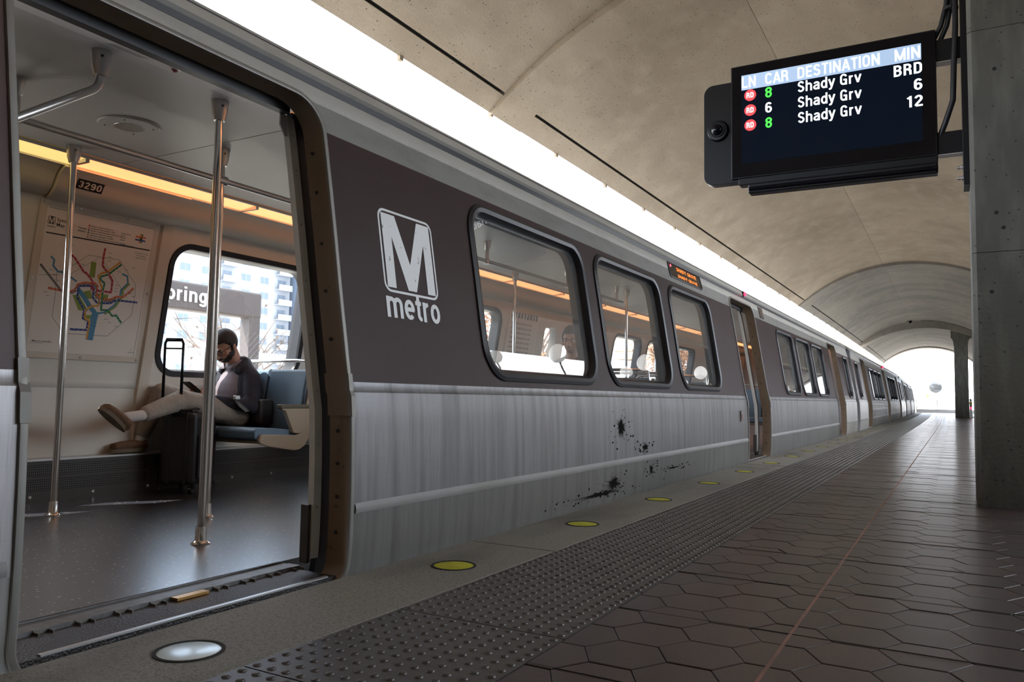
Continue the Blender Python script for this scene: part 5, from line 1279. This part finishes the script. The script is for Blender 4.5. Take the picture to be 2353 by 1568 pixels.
    g.ball((c+p)/2+Vector((0,-.030,0)), .155, 18, (1.0,.78,1.15)); g.ball(c+Vector((0,-.02,-.01)), .135, 16, (1.05,.8,.9)); g.ball(p+Vector((0,-.02,.02)), .15, 16, (1.05,.85,.8))
    g.cap(n+Vector((0,.0,-.03)), c, .066, .12, 12); fuse(g, 'shirt', inner, e, .010, 4)
    g = MB()
    for s in (-1, 1):
        a = n+Vector((.012*s,-.070,-.045)); b2 = n+Vector((.066*s,-.045,.005)); c2 = n+Vector((.070*s,.03,.035)); d2 = n+Vector((.075*s,-.060,-.050)); 
        g.add([a, b2, c2, d2, a+Vector((0,-.006,.002)), b2+Vector((.006*s,-.004,0)), c2+Vector((.006*s,0,0)), d2+Vector((.003*s,-.006,0))], [(0,1,2,3),(4,5,6,7),(0,1,5,4),(1,2,6,5),(2,3,7,6),(3,0,4,7)])
    g.build('collar', inner, e, smooth='all')
    for k in range(2): g = MB(); g.ball(n+Vector((.0,-.128-.018*k,-.085-.045*k)), .006, 8); g.build('button', M['sock'], e)
    g = MB()
    for s, sx in (('l', 1), ('r', -1)):
        sh, el, wr = V('shoulder_'+s), V('elbow_'+s), V('wrist_'+s)
        g.cap(sh, el, .070, .055, 14); g.cap(el, wr, .055, .038, 14); g.ball(el, .058, 12); g.cap(n+Vector((.05*sx,.045,-.02)), sh, .062, .072, 12)
        g.cap(sh+Vector((-.05*sx,.02,-.03)), p+Vector((.10*sx,.045,.03)), .085, .105, 14); g.cap(n+Vector((.055*sx,.02,-.01)), c+Vector((.115*sx,-.055,-.05)), .032, .055, 10); g.cap(c+Vector((.115*sx,-.055,-.05)), p+Vector((.125*sx,-.035,.03)), .055, .060, 10)
    g.cap(c+Vector((0,.07,.02)), p+Vector((0,.06,.02)), .11, .12, 14)
    g.cap(n+Vector((-.06,.045,.02)), n+Vector((.06,.045,.02)), .036, .036, 10); g.cap(n+Vector((-.03,.085,.0)), n+Vector((.03,.085,-.0)), .05, .05, 10); g.cap(n+Vector((.06,.03,.02)), n+Vector((.085,-.05,-.06)), .022, .024, 8); g.cap(n+Vector((-.06,.03,.02)), n+Vector((-.085,-.05,-.06)), .022, .024, 8)
    fuse(g, 'jacket', top, e, .010, 5)
    g = MB()
    for s in 'lr':
        hp, kn, an = V('hip_'+s), V('knee_'+s), V('ankle_'+s)
        g.cap(hp, kn, .098, .072, 16); g.ball(kn, .073, 14); g.cap(kn, an.lerp(kn, .10), .070, .052, 14)
        mid = hp.lerp(kn, .5); g.ball(mid, .086, 12)
    g.cap(V('hip_l'), V('hip_r'), .105, .105, 14); g.cap(V('hip_l')+Vector((0,.03,.05)), V('hip_r')+Vector((0,.03,.05)), .10, .10, 12)
    fuse(g, 'trousers', leg, e, .010, 3)
    for s in 'lr':
        an, he, to, so = V('ankle_'+s), V('heel_'+s), V('toe_'+s), Vector(J['sole_'+s]).normalized()
        kn = V('knee_'+s); g = MB(); ft = (to-he).normalized(); g.cap(an.lerp(kn, .18), an, .043, .036, 12); g.cap(an, he+ft*.045-so*.055, .036, .034, 12); fuse(g, 'sock', sock, e, .007, 1)
        f = (to-he).normalized(); sd = f.cross(so).normalized(); L = (to-he).length
        g = MB()
        for t, w, hh in ((.04,.036,.060),(.18,.038,.062),(.36,.038,.055),(.55,.043,.045),(.72,.046,.038),(.88,.040,.030)):
            g.ball(he+f*L*t-so*hh*.5, w, 12, (1,1,1)) if 0 else g.cap(he+f*L*t-so*.010+sd*(w-.026), he+f*L*t-so*(hh-.02)+sd*(w-.034), .026, .024, 8)
            g.cap(he+f*L*t-so*.010-sd*(w-.026), he+f*L*t-so*(hh-.02)-sd*(w-.034), .026, .024, 8)
        pts = [he+f*L*t-so*hh for t, hh in ((.02,.030),(.35,.030),(.7,.026),(.93,.018))]
        for q in (-1, 0, 1): g.tube([pp+sd*.018*q for pp in pts], [.028,.028,.026,.022], 8)
        fuse(g, 'shoe', shoe, e, .007, 3)
        g = MB(); ring = []
        for k in range(20):
            a = 2*PI*k/20; ring.append(he+f*(L*.5+L*.54*math.cos(a))+sd*(.042+.006*math.cos(a))*math.sin(a)*1.1)
        g.sweep([[r_+so*.020 for r_ in ring], [r_+so*.016 for r_ in ring] , [r_-so*.004 for r_ in ring]], True, True); g.build('shoe_sole', sole, e, smooth=True)
    return e
M['lips'] = mat('lips', (.30,.10,.08), .5)
M['eye'] = mat('eye', (.35,.30,.27), .2)
OX, OY = -4.78, 4.36
def rel(x, y, z): return (x-OX, y-OY, z)
JM = dict(head=rel(-4.78,4.055,1.052), nod=.62, turn=.12, beard=1, neck=rel(-4.78,4.150,.925), chest=rel(-4.78,4.195,.790), pelvis=rel(-4.78,4.170,.585),
    shoulder_l=rel(-4.625,4.185,.800), elbow_l=rel(-4.555,4.130,.600), wrist_l=rel(-4.655,3.905,.645), hand_l=rel(-4.715,3.80,.690), thumb_l=(-.5,0,.8),
    shoulder_r=rel(-4.930,4.190,.800), elbow_r=rel(-4.925,4.04,.615), wrist_r=rel(-4.870,3.86,.690), hand_r=rel(-4.80,3.76,.715), thumb_r=(.5,0,.8),
    hip_l=rel(-4.70,4.12,.535), knee_l=rel(-4.655,3.600,.645), ankle_l=rel(-4.56,3.235,.545), heel_l=rel(-4.545,3.115,.462), toe_l=rel(-4.53,2.940,.600), sole_l=(.0,-.62,-.78),
    hip_r=rel(-4.87,4.12,.535), knee_r=rel(-4.885,3.620,.690), ankle_r=rel(-4.925,3.500,.385), heel_r=rel(-4.93,3.535,.305), toe_r=rel(-4.93,3.275,.305), sole_r=(0,0,-1))
man = seated((OX, OY, 0), JM, (M['skin'], M['hair'], M['jacket'], M['shirt'], M['trouser'], M['sock'], M['shoe'], M['sole']),
    'seated bearded man in glasses, navy jacket and khaki trousers, legs crossed, looking at a phone')
# phone in his hands
g = MB(); g.box((-.036,-.075,-.004),(.036,.075,.004)); ph = g.build('phone', M['gloss_black'], None, loc=(-4.735, 3.745, .735), bevel=.003); ph.rotation_euler = (-.5, 0, .2); tag(ph, 'black smartphone held by the seated man', 'phone')
# shoulder bag at his side with strap and buckle
e = empty('shoulder_bag', 'black bag with a webbing strap and buckle beside the seated man', 'bag', (-4.53, 4.20, .455))
g = MB(); g.box((-.05,-.05,.0),(.045,.10,.20)); g.build('bag_body', M['case'], e, bevel=.03)
g = MB(); P = [(.0,-.04,.14),(-.005,-.14,.12),(-.015,-.20,.165),(-.035,-.235,.215)]; g.sweep([[(x+.002,y,z+.016),(x+.004,y,z-.016),(x-.002,y,z-.016),(x-.003,y,z+.016)] for x, y, z in P], True, True); g.build('strap', M['case2'] if 'case2' in M else M['grille'], e)
g = MB(); g.box((-.022,-.245,.195),(.004,-.200,.225)); g.build('buckle', M['sattin'], e, bevel=.004)
# suitcase
e = empty('suitcase', 'upright black suitcase with raised telescopic handle in front of the man', 'suitcase', (-4.50, 3.60, .012), math.radians(25))
# local frame: x from the lit narrow side corner to the left (-x), y along the broad face
g = MB(); g.box((-.25,-.0,.055),(0,.33,.545)); b_ = g.build('case_body', M['case'], e, bevel=.03)
g = MB(); g.box((-.07,-.006,.06),(-.055,.336,.55)); g.box((-.19,-.006,.06),(-.178,.336,.55)); g.build('zip_edge', M['rubber'], b_, bevel=.004)
g = MB(); g.box((0,.04,.10),(.018,.29,.40)); g.build('front_pocket', M['case'], b_, bevel=.012)
g = MB(); g.tube([(-.05,.05,.548),(-.05,.08,.572),(-.05,.19,.572),(-.05,.22,.548)], .009, 8); g.build('carry_handle', M['rubber'], b_, smooth=True)
for x in (-.235,-.02):
    for y in (.02,.31):
        g = MB(); g.lathe((x,y,.026), [(.008,-.012),(.025,-.012),(.025,.012),(.008,.012)], 16, (1,0,0)); w = g.build('wheel', M['rubber'], e, smooth=True)
        g = MB(); g.box((x-.02,y-.02,.03),(x+.02,y+.02,.06)); g.build('wheel_housing', M['blk'], e, bevel=.004)
hd = Vector((-.245, .010, 0)); h2 = Vector((-.115, .010, 0))
g = MB(); g.tube([hd+Vector((0,0,.52)), hd+Vector((0,0,.80))], .0105, 10); g.tube([h2+Vector((0,0,.52)), h2+Vector((0,0,.80))], .0105, 10); 
g.tube([hd+Vector((0,0,.80)), hd+Vector((0,0,1.02)), hd+Vector((.012,0,1.045)), h2+Vector((-.012,0,1.045)), h2+Vector((0,0,1.02)), h2+Vector((0,0,.80))], [.0085,.0085,.013,.013,.0085,.0085], 10)
g.tube([hd+Vector((0,0,.985)), h2+Vector((0,0,.985))], .0055, 8); g.build('telescopic_handle', M['gloss_black'], e, smooth=True)
# second traveller seen through the first window
RX, RY = -2.84, 6.25
J2 = {}
for k, v in JM.items():
    if isinstance(v, tuple): J2[k] = v
    else: J2[k] = v
J2.update(beard=0, nod=.15, turn=.2, head=(0,-.20,1.20), neck=(0,-.17,1.04), chest=(0,-.15,.88), pelvis=(0,-.16,.60), shoulder_l=(.16,-.17,.95), elbow_l=(.24,-.24,.70), wrist_l=(.14,-.46,.74), hand_l=(.06,-.55,.78),
    shoulder_r=(-.16,-.17,.95), elbow_r=(-.24,-.24,.70), wrist_r=(-.14,-.46,.74), hand_r=(-.06,-.55,.78), hip_l=(.09,-.2,.54), knee_l=(.10,-.64,.52), ankle_l=(.10,-.62,.13), heel_l=(.10,-.60,.035), toe_l=(.10,-.85,.035), sole_l=(0,0,-1),
    hip_r=(-.09,-.2,.54), knee_r=(-.10,-.64,.52), ankle_r=(-.10,-.62,.13), heel_r=(-.10,-.60,.035), toe_r=(-.10,-.85,.035), sole_r=(0,0,-1))
seated((RX, RY, 0), J2, (M['skin'], M['hair'], M['jacket'], M['rubber'], M['case'], M['case'], M['rubber'], M['rubber']), 'person in dark clothes seated on the train behind the first side window')
